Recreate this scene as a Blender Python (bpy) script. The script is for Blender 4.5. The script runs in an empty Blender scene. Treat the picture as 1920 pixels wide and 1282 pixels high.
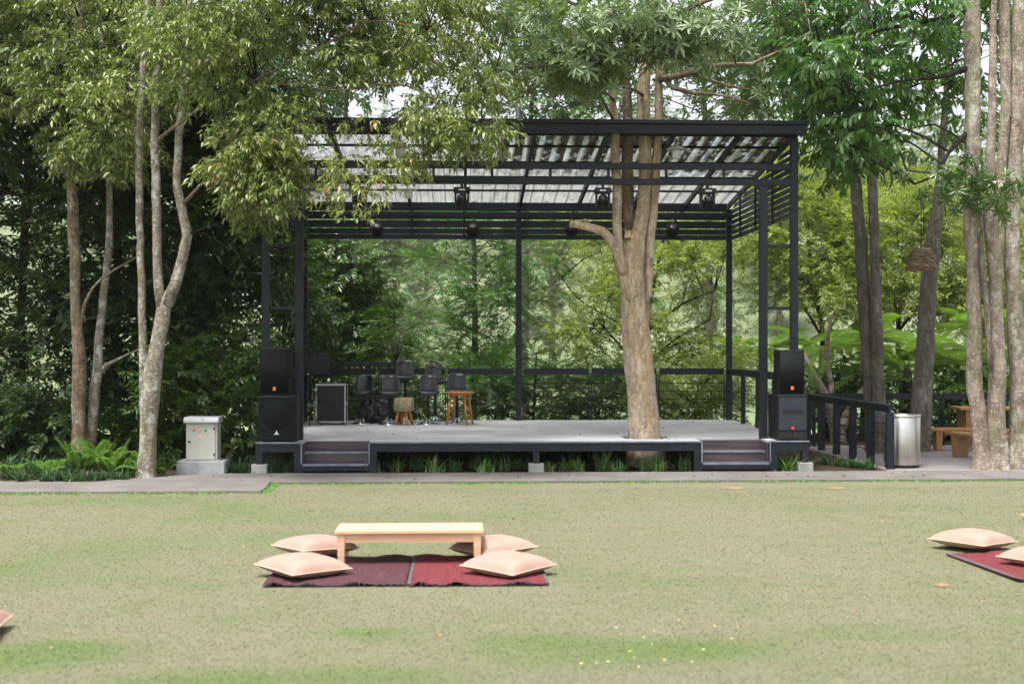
import bpy, math, random
import numpy as np
from mathutils import Vector, Matrix

random.seed(7)
scene = bpy.context.scene
col = scene.collection

# ---------------------------------------------------------------- camera, sky, sun, exposure
CAM_H = 1.9            # eye height above the lawn (m)
FPX = 2400.0           # focal length in photo pixels (45 mm on a 36 mm sensor)
YAW = math.radians(2.267)
HOR = 646.0
cd = bpy.data.cameras.new('camera')
cam = bpy.data.objects.new('camera', cd)
col.objects.link(cam)
cam.location = (0, 0, CAM_H)
cam.rotation_euler = (math.radians(90), 0, -YAW)
cd.sensor_width = 36.0
cd.lens = 45.0
cd.shift_y = 5.0 / 1920.0
cd.clip_start = 0.1
cd.clip_end = 2000
cd.dof.use_dof = True
cd.dof.focus_distance = 18.6
cd.dof.aperture_fstop = 1.6
scene.camera = cam

SUN_EL, SUN_AZ = math.radians(70), math.radians(215)   # azimuth from +Y clockwise: high, slightly behind the camera and to its left
world = bpy.data.worlds.new('World')
scene.world = world
world.use_nodes = True
wn = world.node_tree
wn.nodes.clear()
w_out = wn.nodes.new('ShaderNodeOutputWorld')
w_bg = wn.nodes.new('ShaderNodeBackground')
w_hs = wn.nodes.new('ShaderNodeHueSaturation')
w_sky = wn.nodes.new('ShaderNodeTexSky')
w_sky.sky_type = 'NISHITA'
w_sky.sun_disc = False
w_sky.sun_elevation = SUN_EL
w_sky.sun_rotation = SUN_AZ
w_sky.air_density = 1.0
w_sky.dust_density = 4.0
w_sky.ozone_density = 1.0
w_hs.inputs['Saturation'].default_value = 0.22        # an overcast, nearly colourless sky
w_bg.inputs['Strength'].default_value = 0.145
wn.links.new(w_sky.outputs[0], w_hs.inputs['Color'])
wn.links.new(w_hs.outputs[0], w_bg.inputs['Color'])
wn.links.new(w_bg.outputs[0], w_out.inputs['Surface'])

sd = bpy.data.lights.new('sun', 'SUN')
sd.energy = 2.4
sd.angle = math.radians(15)
sd.color = (1.0, 0.97, 0.92)
sun = bpy.data.objects.new('sun', sd)
col.objects.link(sun)
sun_dir = Vector((math.sin(SUN_AZ) * math.cos(SUN_EL), math.cos(SUN_AZ) * math.cos(SUN_EL), math.sin(SUN_EL)))
sun.rotation_euler = sun_dir.to_track_quat('Z', 'Y').to_euler()

vs = scene.view_settings
vs.view_transform = 'Standard'
vs.look = 'None'
vs.gamma = 1
vs.exposure = 1.3
vs.use_curve_mapping = False
scene.cycles.use_denoising = True
scene.cycles.max_bounces = 8
scene.cycles.transparent_max_bounces = 12
scene.cycles.volume_bounces = 1

# ---------------------------------------------------------------- helpers
CA, SA = math.cos(YAW), math.sin(YAW)

def at(px, py, Y):
    """World point on the upright plane at distance Y for a photo pixel: used to take measurements off the photograph."""
    k = (px - 960.0) / FPX
    d = Y / (CA - k * SA)
    return Vector((d * (SA + k * CA), Y, CAM_H + d * (HOR - py) / FPX))

def ppm(Y):
    return FPX / Y

def smoothstep(a, b, x):
    t = np.clip((x - a) / (b - a), 0, 1)
    return t * t * (3 - 2 * t)

def ground_z(x, y):
    x = np.asarray(x, float); y = np.asarray(y, float)
    z = -3.2 * smoothstep(26, 48, y) + 25.0 * smoothstep(58, 175, y)
    z = z + 3.0 * smoothstep(60, 140, y) * np.sin(x * 0.021 + 0.6) + 1.2 * smoothstep(40, 90, y) * np.sin(x * 0.09 + y * 0.05)
    return z

class MB:
    def __init__(s):
        s.v = []; s.f = []; s.sm = []
    def add(s, vs_, fs, smooth=False):
        o = len(s.v)
        s.v.extend([tuple(p) for p in vs_])
        s.f.extend([tuple(i + o for i in q) for q in fs])
        s.sm.extend([smooth] * len(fs))
        return s
    def box(s, x0, x1, y0, y1, z0, z1):
        vs_ = [(x0, y0, z0), (x1, y0, z0), (x1, y1, z0), (x0, y1, z0), (x0, y0, z1), (x1, y0, z1), (x1, y1, z1), (x0, y1, z1)]
        fs = [(3, 2, 1, 0), (4, 5, 6, 7), (0, 1, 5, 4), (1, 2, 6, 5), (2, 3, 7, 6), (3, 0, 4, 7)]
        return s.add(vs_, fs)
    def obox(s, c, h, R):
        m = MB().box(-h[0], h[0], -h[1], h[1], -h[2], h[2])
        c = Vector(c)
        return s.add([R @ Vector(p) + c for p in m.v], m.f)
    def bar(s, a, b, w, h, up=(0, 0, 1)):
        a = Vector(a); b = Vector(b); d = (b - a); L = d.length; d.normalize()
        up = Vector(up)
        if abs(d.dot(up)) > 0.98: up = Vector((0, 1, 0))
        x = d.cross(up).normalized(); z = x.cross(d)
        R = Matrix((x, d, z)).transposed()
        return s.obox((a + b) / 2, (w / 2, L / 2, h / 2), R)
    def tube(s, pts, rads, n=8, caps=True, smooth=True, wob=0.0, seed=0):
        pts = [Vector(p) for p in pts]
        rg = random.Random(seed)
        vs_ = []
        m = len(pts)
        ph = [rg.uniform(0, 6.28) for _ in range(3)]
        prev = None
        for i, p in enumerate(pts):
            t = (pts[min(i + 1, m - 1)] - pts[max(i - 1, 0)])
            if t.length < 1e-9: t = Vector((0, 0, 1))
            t.normalize()
            if prev is None:
                ref = Vector((1, 0, 0)) if abs(t.x) < 0.9 else Vector((0, 1, 0))
                u = (ref - t * ref.dot(t)).normalized()
            else:
                u = (prev - t * prev.dot(t)).normalized()
            prev = u
            w = t.cross(u)
            r = rads[i] if not isinstance(rads, (int, float)) else rads
            for k in range(n):
                a = 2 * math.pi * k / n
                rr = r
                if wob:
                    rr = r * (1 + wob * (math.sin(2 * a + ph[0] + i * 0.21) + 0.6 * math.sin(3 * a + ph[1] - i * 0.33) + 0.5 * math.sin(5 * a + ph[2] + i * 0.5)))
                vs_.append(p + (u * math.cos(a) + w * math.sin(a)) * rr)
        fs = []
        for i in range(m - 1):
            for k in range(n):
                k2 = (k + 1) % n
                fs.append((i * n + k, i * n + k2, (i + 1) * n + k2, (i + 1) * n + k))
        s.add(vs_, fs, smooth)
        if caps:
            o = len(s.v) - len(vs_)
            s.f.append(tuple(o + k for k in reversed(range(n)))); s.sm.append(False)
            s.f.append(tuple(o + (m - 1) * n + k for k in range(n))); s.sm.append(False)
        return s
    def lathe(s, prof, n=24, c=(0, 0, 0), R=None, sx=1.0, sy=1.0, smooth=True):
        c = Vector(c); vs_ = []; fs = []
        for (r, z) in prof:
            for k in range(n):
                a = 2 * math.pi * k / n
                p = Vector((r * math.cos(a) * sx, r * math.sin(a) * sy, z))
                vs_.append((R @ p if R else p) + c)
        m = len(prof)
        for i in range(m - 1):
            for k in range(n):
                k2 = (k + 1) % n
                fs.append((i * n + k, i * n + k2, (i + 1) * n + k2, (i + 1) * n + k))
        s.add(vs_, fs, smooth)
        o = len(s.v) - len(vs_)
        s.f.append(tuple(o + k for k in reversed(range(n)))); s.sm.append(False)
        s.f.append(tuple(o + (m - 1) * n + k for k in range(n))); s.sm.append(False)
        return s
    def build(s, name, mat, parent=None, org=None, bevel=0, seg=2):
        me = bpy.data.meshes.new(name)
        o_ = Vector(org) if org is not None else Vector((0, 0, 0))
        me.from_pydata([(p[0] - o_.x, p[1] - o_.y, p[2] - o_.z) for p in s.v], [], s.f)
        me.polygons.foreach_set('use_smooth', s.sm)
        me.materials.append(mat)
        me.update()
        ob = bpy.data.objects.new(name, me)
        col.objects.link(ob)
        if parent is not None:
            ob.parent = parent
        elif org is not None:
            ob.location = o_
        if bevel:
            b = ob.modifiers.new('edge', 'BEVEL'); b.width = bevel; b.segments = seg; b.limit_method = 'ANGLE'; b.angle_limit = math.radians(40)
        return ob

def empty(name, loc, rz=0.0):
    o = bpy.data.objects.new(name, None)
    col.objects.link(o)
    o.location = loc; o.rotation_euler = (0, 0, rz)
    o.empty_display_size = 0.2
    return o

def tag(o, label=None, cat=None, group=None, kind=None):
    if label: o['label'] = label
    if cat: o['category'] = cat
    if group: o['group'] = group
    if kind: o['kind'] = kind
    return o

def copy_tree(o, parent=None):
    c = o.copy(); col.objects.link(c)
    if parent is not None: c.parent = parent
    for ch in list(o.children): copy_tree(ch, c)
    return c

def resample(path, step):
    """Catmull-Rom through rows of numbers."""
    P = np.array(path, float)
    if len(P) < 3:
        k = max(2, int(np.linalg.norm(P[1, :3] - P[0, :3]) / step))
        return np.array([P[0] + (P[1] - P[0]) * i / k for i in range(k + 1)])
    Q = np.vstack([2 * P[0] - P[1], P, 2 * P[-1] - P[-2]])
    out = []
    for i in range(1, len(Q) - 2):
        k = max(1, int(np.linalg.norm(Q[i + 1, :3] - Q[i, :3]) / step))
        for j in range(k):
            t = j / k
            a, b, c, d = Q[i - 1], Q[i], Q[i + 1], Q[i + 2]
            out.append(0.5 * (2 * b + (c - a) * t + (2 * a - 5 * b + 4 * c - d) * t * t + (3 * b - a - 3 * c + d) * t ** 3))
    out.append(P[-1])
    return np.array(out)

# ---------------------------------------------------------------- materials
def base_mat(name):
    m = bpy.data.materials.new(name); m.use_nodes = True
    nt = m.node_tree; nt.nodes.clear()
    out = nt.nodes.new('ShaderNodeOutputMaterial')
    return m, nt, out

def nd(nt, typ, **kw):
    n = nt.nodes.new(typ)
    for k, v in kw.items():
        if k.startswith('i_'):
            key = k[2:].replace('_', ' ')
            n.inputs[key].default_value = v
        else:
            setattr(n, k, v)
    return n

def C4(c): return (c[0], c[1], c[2], 1.0)

def mixc(nt, fac, a, b, mode='MIX'):
    n = nt.nodes.new('ShaderNodeMix'); n.data_type = 'RGBA'; n.blend_type = mode
    for sock, val in ((n.inputs[0], fac), (n.inputs[6], a), (n.inputs[7], b)):
        if hasattr(val, 'is_linked'): nt.links.new(val, sock)
        elif isinstance(val, (int, float)): sock.default_value = val
        else: sock.default_value = C4(val)
    return n.outputs[2]

def mth(nt, op, a, b=None, clamp=False):
    n = nt.nodes.new('ShaderNodeMath'); n.operation = op; n.use_clamp = clamp
    for i, v in enumerate((a, b)):
        if v is None: continue
        if hasattr(v, 'is_linked'): nt.links.new(v, n.inputs[i])
        else: n.inputs[i].default_value = v
    return n.outputs[0]

def noise(nt, vec, scale, detail=4, rough=0.55, stretch=None):
    if stretch:
        mp = nd(nt, 'ShaderNodeMapping'); mp.inputs['Scale'].default_value = stretch
        nt.links.new(vec, mp.inputs['Vector']); vec = mp.outputs[0]
    n = nd(nt, 'ShaderNodeTexNoise', i_Scale=scale, i_Detail=detail, i_Roughness=rough)
    nt.links.new(vec, n.inputs['Vector'])
    return n.outputs['Fac']

def ramp(nt, fac, lo, hi):
    n = nd(nt, 'ShaderNodeMapRange'); n.interpolation_type = 'SMOOTHSTEP'
    nt.links.new(fac, n.inputs['Value'])
    n.inputs['From Min'].default_value = lo; n.inputs['From Max'].default_value = hi
    return n.outputs['Result']

def coords(nt, which='Object'):
    if which == 'World':
        return nd(nt, 'ShaderNodeNewGeometry').outputs['Position']
    return nd(nt, 'ShaderNodeTexCoord').outputs[which]

def bump(nt, h, strength, dist=0.01):
    b = nd(nt, 'ShaderNodeBump'); b.inputs['Strength'].default_value = strength; b.inputs['Distance'].default_value = dist
    nt.links.new(h, b.inputs['Height'])
    return b.outputs[0]

def pbsdf(nt, out, color, rough=0.6, metallic=0.0, spec=0.4, normal=None):
    p = nd(nt, 'ShaderNodeBsdfPrincipled')
    if hasattr(color, 'is_linked'): nt.links.new(color, p.inputs['Base Color'])
    else: p.inputs['Base Color'].default_value = C4(color)
    if hasattr(rough, 'is_linked'): nt.links.new(rough, p.inputs['Roughness'])
    else: p.inputs['Roughness'].default_value = rough
    p.inputs['Metallic'].default_value = metallic
    p.inputs['Specular IOR Level'].default_value = spec
    if normal is not None: nt.links.new(normal, p.inputs['Normal'])
    if out is not None: nt.links.new(p.outputs[0], out.inputs['Surface'])
    return p

def surf(name, c1, c2, scale=6, rough=0.6, bmp=0.2, bscale=None, stretch=None, metallic=0, spec=0.4, lo=0.35, hi=0.7, which='Object', dist=0.005):
    m, nt, out = base_mat(name)
    v = coords(nt, which)
    f = ramp(nt, noise(nt, v, scale, 6, 0.6, stretch), lo, hi)
    c = mixc(nt, f, c1, c2)
    nrm = None
    if bmp:
        nrm = bump(nt, noise(nt, v, bscale or scale * 6, 4, 0.6, stretch), bmp, dist)
    rg = nd(nt, 'ShaderNodeMapRange'); nt.links.new(f, rg.inputs['Value'])
    rg.inputs['To Min'].default_value = max(0.02, rough - 0.07); rg.inputs['To Max'].default_value = min(1, rough + 0.07)
    pbsdf(nt, out, c, rg.outputs[0], metallic, spec, nrm)
    return m

M = {}
M['steel'] = surf('dark_steel_paint', (0.0063, 0.0093, 0.0145), (0.0093, 0.0131, 0.0204), 3, 0.5, 0.06, 40, spec=0.3)
M['steel_trim'] = surf('steel_trim', (0.12, 0.14, 0.17), (0.20, 0.22, 0.25), 5, 0.35, 0.05, 40)
M['deck'] = surf('deck_board', (0.3971, 0.3818, 0.3914), (0.5910, 0.5676, 0.5813), 1.1, 0.6, 0.25, 30, (0.8, 2.0, 1), lo=0.3, hi=0.75)
M['tread'] = surf('step_board', (0.050, 0.036, 0.044), (0.090, 0.066, 0.076), 3, 0.6, 0.25, 40, (0.5, 1, 8))
M['concrete'] = surf('footing_concrete', (0.2250, 0.2250, 0.2100), (0.3300, 0.3300, 0.3150), 5, 0.85, 0.5, 60)
M['path'] = surf('path_concrete', (0.1171, 0.1057, 0.0963), (0.1619, 0.1477, 0.1360), 1.6, 0.85, 0.35, 45, which='World')
M['terrace'] = surf('terrace_floor', (0.1760, 0.1520, 0.1600), (0.2560, 0.2160, 0.2240), 1.2, 0.55, 0.2, 30, (0.3, 5, 1), which='World')
M['spk'] = surf('speaker_shell', (0.0032, 0.0043, 0.0054), (0.0054, 0.0065, 0.0081), 20, 0.55, 0.25, 300, dist=0.002, spec=0.25)
M['grille'] = surf('speaker_grille', (0.0024, 0.0045, 0.0045), (0.0042, 0.0066, 0.0066), 8, 0.65, 0.5, 420, dist=0.003, spec=0.15)
M['black'] = surf('matte_black', (0.006, 0.007, 0.008), (0.011, 0.012, 0.014), 10, 0.5, 0.05, 60)
M['leather'] = surf('black_leatherette', (0.011, 0.013, 0.017), (0.018, 0.021, 0.026), 8, 0.34, 0.2, 160, spec=0.5, dist=0.002)
M['chrome'] = surf('chrome', (0.55, 0.57, 0.60), (0.65, 0.66, 0.68), 6, 0.22, 0.0, metallic=1.0)
M['blackmetal'] = surf('black_metal', (0.012, 0.013, 0.015), (0.02, 0.021, 0.024), 8, 0.35, 0.05, 50, metallic=0.4)
M['alu'] = surf('case_aluminium', (0.42, 0.43, 0.44), (0.56, 0.57, 0.58), 8, 0.38, 0.06, 50, metallic=0.9)
M['whitelamp'] = surf('white_lamp', (0.7000, 0.7000, 0.6800), (0.8000, 0.8000, 0.7800), 8, 0.4, 0.0)
M['greylamp'] = surf('grey_lamp_shade', (0.42, 0.42, 0.40), (0.52, 0.52, 0.50), 8, 0.45, 0.03, 40)
M['orange'] = surf('orange_badge', (0.6375, 0.2250, 0.0450), (0.7125, 0.3000, 0.0750), 40, 0.5, 0.0)
M['red'] = surf('red_badge', (0.62, 0.06, 0.05), (0.75, 0.09, 0.07), 40, 0.5, 0.0)
M['paleprint'] = surf('pale_print', (0.62, 0.64, 0.66), (0.72, 0.73, 0.74), 40, 0.5, 0.0)
M['cab'] = surf('cabinet_paint', (0.3726, 0.3726, 0.3215), (0.4195, 0.4195, 0.3678), 2.5, 0.4, 0.05, 30)
M['cabtop'] = surf('cabinet_hood_paint', (0.3640, 0.3773, 0.3913), (0.4277, 0.4410, 0.4550), 3, 0.4, 0.05, 30)
M['plinth'] = surf('plinth_concrete', (0.2153, 0.2318, 0.2398), (0.3146, 0.3312, 0.3391), 4, 0.85, 0.5, 60)
M['green'] = surf('green_button', (0.02, 0.30, 0.10), (0.03, 0.36, 0.13), 40, 0.35, 0.0)
M['amber'] = surf('amber_button', (0.70, 0.36, 0.10), (0.78, 0.42, 0.13), 40, 0.4, 0.0)
M['pinktag'] = surf('pink_sticker', (0.80, 0.28, 0.28), (0.86, 0.34, 0.33), 40, 0.6, 0.0)
M['cushion'] = surf('cushion_cotton', (0.3149, 0.1927, 0.1551), (0.3619, 0.2331, 0.1908), 5, 0.85, 0.5, 90, which='Object', dist=0.006)
M['seam'] = surf('cushion_seam', (0.55, 0.42, 0.30), (0.60, 0.46, 0.33), 30, 0.9, 0.2, 200)
M['stainless'] = surf('stainless_steel', (0.44, 0.43, 0.40), (0.54, 0.53, 0.49), 3, 0.36, 0.04, 60, (40, 40, 0.6), metallic=1.0)
M['spk_front'] = surf('slotted_speaker_front', (0.020, 0.024, 0.031), (0.029, 0.034, 0.043), 12, 0.55, 0.25, 200, dist=0.002, spec=0.3)
M['twig_pale'] = surf('pale_twig', (0.22, 0.16, 0.11), (0.36, 0.28, 0.20), 14, 0.85, 0.5, 60)
M['bench'] = surf('oiled_bench_wood', (0.2160, 0.1080, 0.0396), (0.3168, 0.1728, 0.0684), 3, 0.5, 0.25, 30, (1, 6, 6))
M['stoolwood'] = surf('stool_teak', (0.36, 0.13, 0.030), (0.48, 0.20, 0.050), 6, 0.42, 0.15, 50, (6, 6, 0.8))
M['twig'] = surf('dry_twig', (0.13, 0.085, 0.055), (0.26, 0.18, 0.12), 14, 0.85, 0.5, 60)
M['soil'] = surf('brown_soil', (0.2100, 0.1295, 0.0735), (0.2800, 0.1820, 0.1050), 14, 0.9, 0.6, 60, dist=0.01)
M['deadleaf'] = surf('dead_leaf', (0.36, 0.20, 0.08), (0.55, 0.34, 0.16), 14, 0.8, 0.2, 60)
M['flower'] = surf('yellow_petal', (0.70, 0.55, 0.24), (0.80, 0.66, 0.34), 14, 0.8, 0.1, 60)

def mat_pine():
    m, nt, out = base_mat('pine_wood')
    v = coords(nt)
    g = noise(nt, v, 5, 6, 0.6, (0.8, 14, 14))
    c = mixc(nt, ramp(nt, g, 0.3, 0.72), (0.53, 0.335, 0.20), (0.61, 0.405, 0.26))
    vo = nd(nt, 'ShaderNodeTexVoronoi', i_Scale=5.0)
    mp = nd(nt, 'ShaderNodeMapping'); mp.inputs['Scale'].default_value = (0.8, 2.2, 2.2)
    nt.links.new(v, mp.inputs['Vector']); nt.links.new(mp.outputs[0], vo.inputs['Vector'])
    k = ramp(nt, vo.outputs['Distance'], 0.075, 0.03)
    c = mixc(nt, mth(nt, 'MULTIPLY', k, 0.75), c, (0.30, 0.15, 0.07))
    pbsdf(nt, out, c, 0.55, 0, 0.35, bump(nt, g, 0.12, 0.004))
    return m
M['pine'] = mat_pine()

def mat_rug(name, c1, c2):
    m, nt, out = base_mat(name)
    v = coords(nt)
    weave = noise(nt, v, 60, 2, 0.5, (0.6, 6, 1))
    strip = noise(nt, v, 9, 3, 0.6, (7, 0.3, 1))
    c = mixc(nt, ramp(nt, strip, 0.3, 0.7), c1, c2)
    c = mixc(nt, mth(nt, 'MULTIPLY', ramp(nt, weave, 0.35, 0.7), 0.3), c, (c1[0] * 0.5, c1[1] * 0.5, c1[2] * 0.5))
    pbsdf(nt, out, c, 0.9, 0, 0.2, bump(nt, weave, 0.5, 0.006))
    return m
M['rug_purple'] = mat_rug('rug_plum', (0.0612, 0.0225, 0.0270), (0.0882, 0.0369, 0.0414))
M['rug_red'] = mat_rug('rug_red', (0.1190, 0.0221, 0.0263), (0.1615, 0.0357, 0.0399))
M['rug_edge'] = surf('rug_binding', (0.0550, 0.0600, 0.0700), (0.1000, 0.1000, 0.1100), 20, 0.9, 0.3, 150)

def mat_bark(name, dark, mid, lichen, amt, moss=(0.20, 0.17, 0.05), moss_amt=0.35, ring=0.3, crack=0.5):
    m, nt, out = base_mat(name)
    v = coords(nt, 'World')
    wb = noise(nt, v, 3.0, 3, 0.5)
    big = noise(nt, v, 1.3, 5, 0.65, (1, 1, 0.5))
    med = noise(nt, v, 7, 5, 0.7, (1, 1, 0.45))
    fine = noise(nt, v, 40, 4, 0.65, (1, 1, 0.5))
    rings = noise(nt, v, 9, 4, 0.6, (0.35, 0.35, 3.2))
    cr = noise(nt, v, 16, 6, 0.7, (1, 1, 0.16))
    c = mixc(nt, ramp(nt, med, 0.30, 0.70), dark, mid)
    c = mixc(nt, mth(nt, 'MULTIPLY', ramp(nt, fine, 0.42, 0.66), 0.35), c, dark)
    c = mixc(nt, mth(nt, 'MULTIPLY', ramp(nt, rings, 0.52, 0.66), ring), c, dark)
    pat = noise(nt, v, 5.5, 6, 0.75, (1, 1, 0.8))
    pm = mth(nt, 'MULTIPLY', ramp(nt, pat, 0.47, 0.60), ramp(nt, big, 0.60 - amt * 0.28, 0.78 - amt * 0.22))
    c = mixc(nt, mth(nt, 'MULTIPLY', pm, 0.85), c, lichen)
    spots = noise(nt, v, 24, 4, 0.7)
    c = mixc(nt, mth(nt, 'MULTIPLY', ramp(nt, spots, 0.555, 0.64), 0.75 * amt), c, lichen)
    mo = noise(nt, v, 2.6, 5, 0.7, (1.3, 1.3, 0.30))
    c = mixc(nt, mth(nt, 'MULTIPLY', ramp(nt, mo, 0.50, 0.66), moss_amt), c, moss)
    crk = mth(nt, 'MULTIPLY', ramp(nt, mth(nt, 'ABSOLUTE', mth(nt, 'SUBTRACT', cr, 0.5)), 0.035, 0.004), crack)
    c = mixc(nt, crk, c, (dark[0] * 0.35, dark[1] * 0.33, dark[2] * 0.3))
    hh = mth(nt, 'ADD', mth(nt, 'MULTIPLY', fine, 0.35), mth(nt, 'MULTIPLY', rings, 0.35))
    hh = mth(nt, 'ADD', hh, mth(nt, 'MULTIPLY', med, 0.8))
    hh = mth(nt, 'SUBTRACT', hh, mth(nt, 'MULTIPLY', crk, 0.7))
    pbsdf(nt, out, c, 0.9, 0, 0.2, bump(nt, hh, 0.9, 0.035))
    return m
M['bark_left'] = mat_bark('mottled_bark', (0.1170, 0.0955, 0.0702), (0.2584, 0.2291, 0.1804), (0.4875, 0.4778, 0.4388), 1.0, (0.1950, 0.1609, 0.0537), 0.5, 0.35, 0.08)
M['bark_left2'] = mat_bark('brown_mottled_bark', (0.1020, 0.0744, 0.0504), (0.2280, 0.1740, 0.1200), (0.4560, 0.4320, 0.3720), 0.7, (0.2880, 0.1680, 0.0480), 0.5, 0.4, 0.2)
M['bark_stage'] = mat_bark('tan_bark', (0.2750, 0.2048, 0.1346), (0.5384, 0.4330, 0.3102), (0.6554, 0.5969, 0.4915), 0.75, (0.4915, 0.3394, 0.1287), 0.55, 0.2, 0.2)
M['bark_right'] = mat_bark('pinkish_bark', (0.1519, 0.1145, 0.0877), (0.3973, 0.3214, 0.2629), (0.5610, 0.5376, 0.4675), 0.8, (0.1753, 0.2046, 0.0877), 0.45, 0.3, 0.14)
M['bark_grey'] = mat_bark('smooth_grey_bark', (0.085, 0.078, 0.062), (0.165, 0.152, 0.124), (0.26, 0.25, 0.215), 0.5, (0.11, 0.115, 0.05), 0.45, 0.6, 0.3)
M['bark_dark'] = mat_bark('dark_bark', (0.022, 0.018, 0.014), (0.052, 0.041, 0.031), (0.118, 0.111, 0.096), 0.3, (0.044, 0.052, 0.022), 0.3)
M['bark_pale'] = mat_bark('pale_bark', (0.163, 0.133, 0.107), (0.296, 0.252, 0.215), (0.355, 0.333, 0.303), 0.5, (0.148, 0.148, 0.074), 0.2, 0.2)
M['fresh_wood'] = surf('torn_wood', (0.42, 0.29, 0.15), (0.58, 0.42, 0.24), 12, 0.8, 0.6, 40, (6, 6, 1))

def leafmat(name, stops, transl=0.35, rough=0.42, spec=0.4):
    """Leaf colour drawn per leaf from its own random number."""
    m, nt, out = base_mat(name)
    a = nd(nt, 'ShaderNodeAttribute'); a.attribute_name = 'leafvar'
    r = nd(nt, 'ShaderNodeValToRGB')
    el = r.color_ramp.elements
    el[0].position = stops[0][0]; el[0].color = C4(stops[0][1])
    el[1].position = stops[-1][0]; el[1].color = C4(stops[-1][1])
    for p, c in stops[1:-1]:
        e = el.new(p); e.color = C4(c)
    nt.links.new(a.outputs['Fac'], r.inputs['Fac'])
    p = pbsdf(nt, None, r.outputs[0], rough, 0, spec)
    t = nd(nt, 'ShaderNodeBsdfTranslucent')
    br = mixc(nt, 1.0, r.outputs[0], (1.35, 1.5, 0.65), 'MULTIPLY')
    nt.links.new(br, t.inputs['Color'])
    mx = nd(nt, 'ShaderNodeMixShader'); mx.inputs[0].default_value = transl
    nt.links.new(p.outputs[0], mx.inputs[1]); nt.links.new(t.outputs[0], mx.inputs[2])
    nt.links.new(mx.outputs[0], out.inputs['Surface'])
    return m
M['leaf_left'] = leafmat('leaf_olive', [(0, (0.060, 0.105, 0.024)), (0.35, (0.130, 0.180, 0.045)), (0.7, (0.235, 0.270, 0.095)), (0.965, (0.33, 0.34, 0.15)), (0.975, (0.45, 0.23, 0.11)), (1, (0.52, 0.29, 0.16))], 0.28, 0.36, 0.55)
M['leaf_flush'] = leafmat('leaf_flush', [(0, (0.090, 0.135, 0.030)), (0.45, (0.21, 0.25, 0.075)), (0.76, (0.32, 0.32, 0.13)), (0.84, (0.50, 0.27, 0.14)), (1, (0.60, 0.37, 0.23))], 0.3, 0.4, 0.5)
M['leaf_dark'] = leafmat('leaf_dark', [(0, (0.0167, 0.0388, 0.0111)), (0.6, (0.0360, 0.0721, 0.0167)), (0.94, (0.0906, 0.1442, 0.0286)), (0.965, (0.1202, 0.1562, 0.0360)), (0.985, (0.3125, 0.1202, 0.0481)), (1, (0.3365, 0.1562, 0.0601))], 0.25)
M['leaf_mid'] = leafmat('leaf_mid', [(0, (0.0305, 0.0726, 0.0149)), (0.6, (0.0636, 0.1287, 0.0223)), (1, (0.1287, 0.2013, 0.0413))], 0.3, 0.32, 0.65)
M['leaf_feather'] = leafmat('leaf_feather', [(0, (0.0441, 0.1097, 0.0259)), (0.6, (0.0873, 0.1866, 0.0406)), (1, (0.1607, 0.2756, 0.0700))], 0.3, 0.32, 0.65)
M['leaf_stage'] = leafmat('leaf_greygreen', [(0, (0.0978, 0.1610, 0.0701)), (0.5, (0.1610, 0.2300, 0.1115)), (1, (0.2576, 0.3277, 0.1748))], 0.38, 0.36, 0.5)
M['leaf_right'] = leafmat('leaf_deep_green', [(0, (0.0390, 0.0975, 0.0260)), (0.6, (0.0806, 0.1690, 0.0416)), (1, (0.1560, 0.2535, 0.0650))], 0.5, 0.32, 0.6)
M['leaf_bright'] = leafmat('leaf_bright', [(0, (0.085, 0.17, 0.030)), (0.6, (0.135, 0.23, 0.050)), (1, (0.20, 0.28, 0.07))], 0.45)
M['leaf_yellow'] = leafmat('leaf_yellowgreen', [(0, (0.1336, 0.1900, 0.0353)), (0.6, (0.2220, 0.2727, 0.0630)), (1, (0.3424, 0.3622, 0.1082))], 0.45)
M['leaf_far_hazed'] = leafmat('leaf_far_hazed', [(0, (0.0920, 0.1240, 0.0680)), (0.6, (0.1320, 0.1640, 0.0920)), (1, (0.1680, 0.2000, 0.1160))], 0.35)  # distant haze painted into the leaf colour: paler and greyer
M['fern'] = leafmat('fern_green', [(0, (0.0780, 0.1517, 0.0347)), (0.6, (0.1084, 0.1951, 0.0477)), (1, (0.1517, 0.2384, 0.0694))], 0.45)
M['treefern'] = leafmat('treefern_green', [(0, (0.0743, 0.1379, 0.0159)), (0.6, (0.1096, 0.1874, 0.0257)), (1, (0.1521, 0.2263, 0.0424))], 0.5)
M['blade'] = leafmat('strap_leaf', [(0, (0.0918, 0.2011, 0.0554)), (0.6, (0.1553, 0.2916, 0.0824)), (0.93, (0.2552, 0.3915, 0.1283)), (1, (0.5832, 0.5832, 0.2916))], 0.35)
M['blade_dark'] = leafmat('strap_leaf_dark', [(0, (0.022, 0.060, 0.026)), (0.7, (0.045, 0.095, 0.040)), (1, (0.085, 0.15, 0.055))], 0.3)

PATCHES = []   # (x, y, radius x, radius y, strength): greener spots of the lawn
for (px, py, rx, ry, s_) in ((1120, 1225, 1.0, 0.45, 0.75), (1010, 1200, 0.5, 0.25, 0.5), (690, 1265, 0.7, 0.3, 0.75), (330, 1275, 0.6, 0.35, 0.7), (40, 1225, 0.55, 0.5, 0.75), (170, 1210, 0.5, 0.35, 0.5),
                             (1330, 1215, 0.6, 0.3, 0.4), (420, 1010, 1.6, 1.0, 0.35), (100, 1060, 1.0, 1.2, 0.35), (560, 965, 2.0, 0.8, 0.35), (250, 940, 2.4, 0.8, 0.35), (680, 1185, 0.4, 0.2, 0.45), (1640, 955, 1.4, 0.4, 0.35), (1570, 1190, 0.7, 0.3, 0.3)):
    d_ = CAM_H * FPX / (py - HOR)
    g_ = at(px, py, d_)
    PATCHES.append((g_.x, g_.y, rx, ry, s_))

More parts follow.
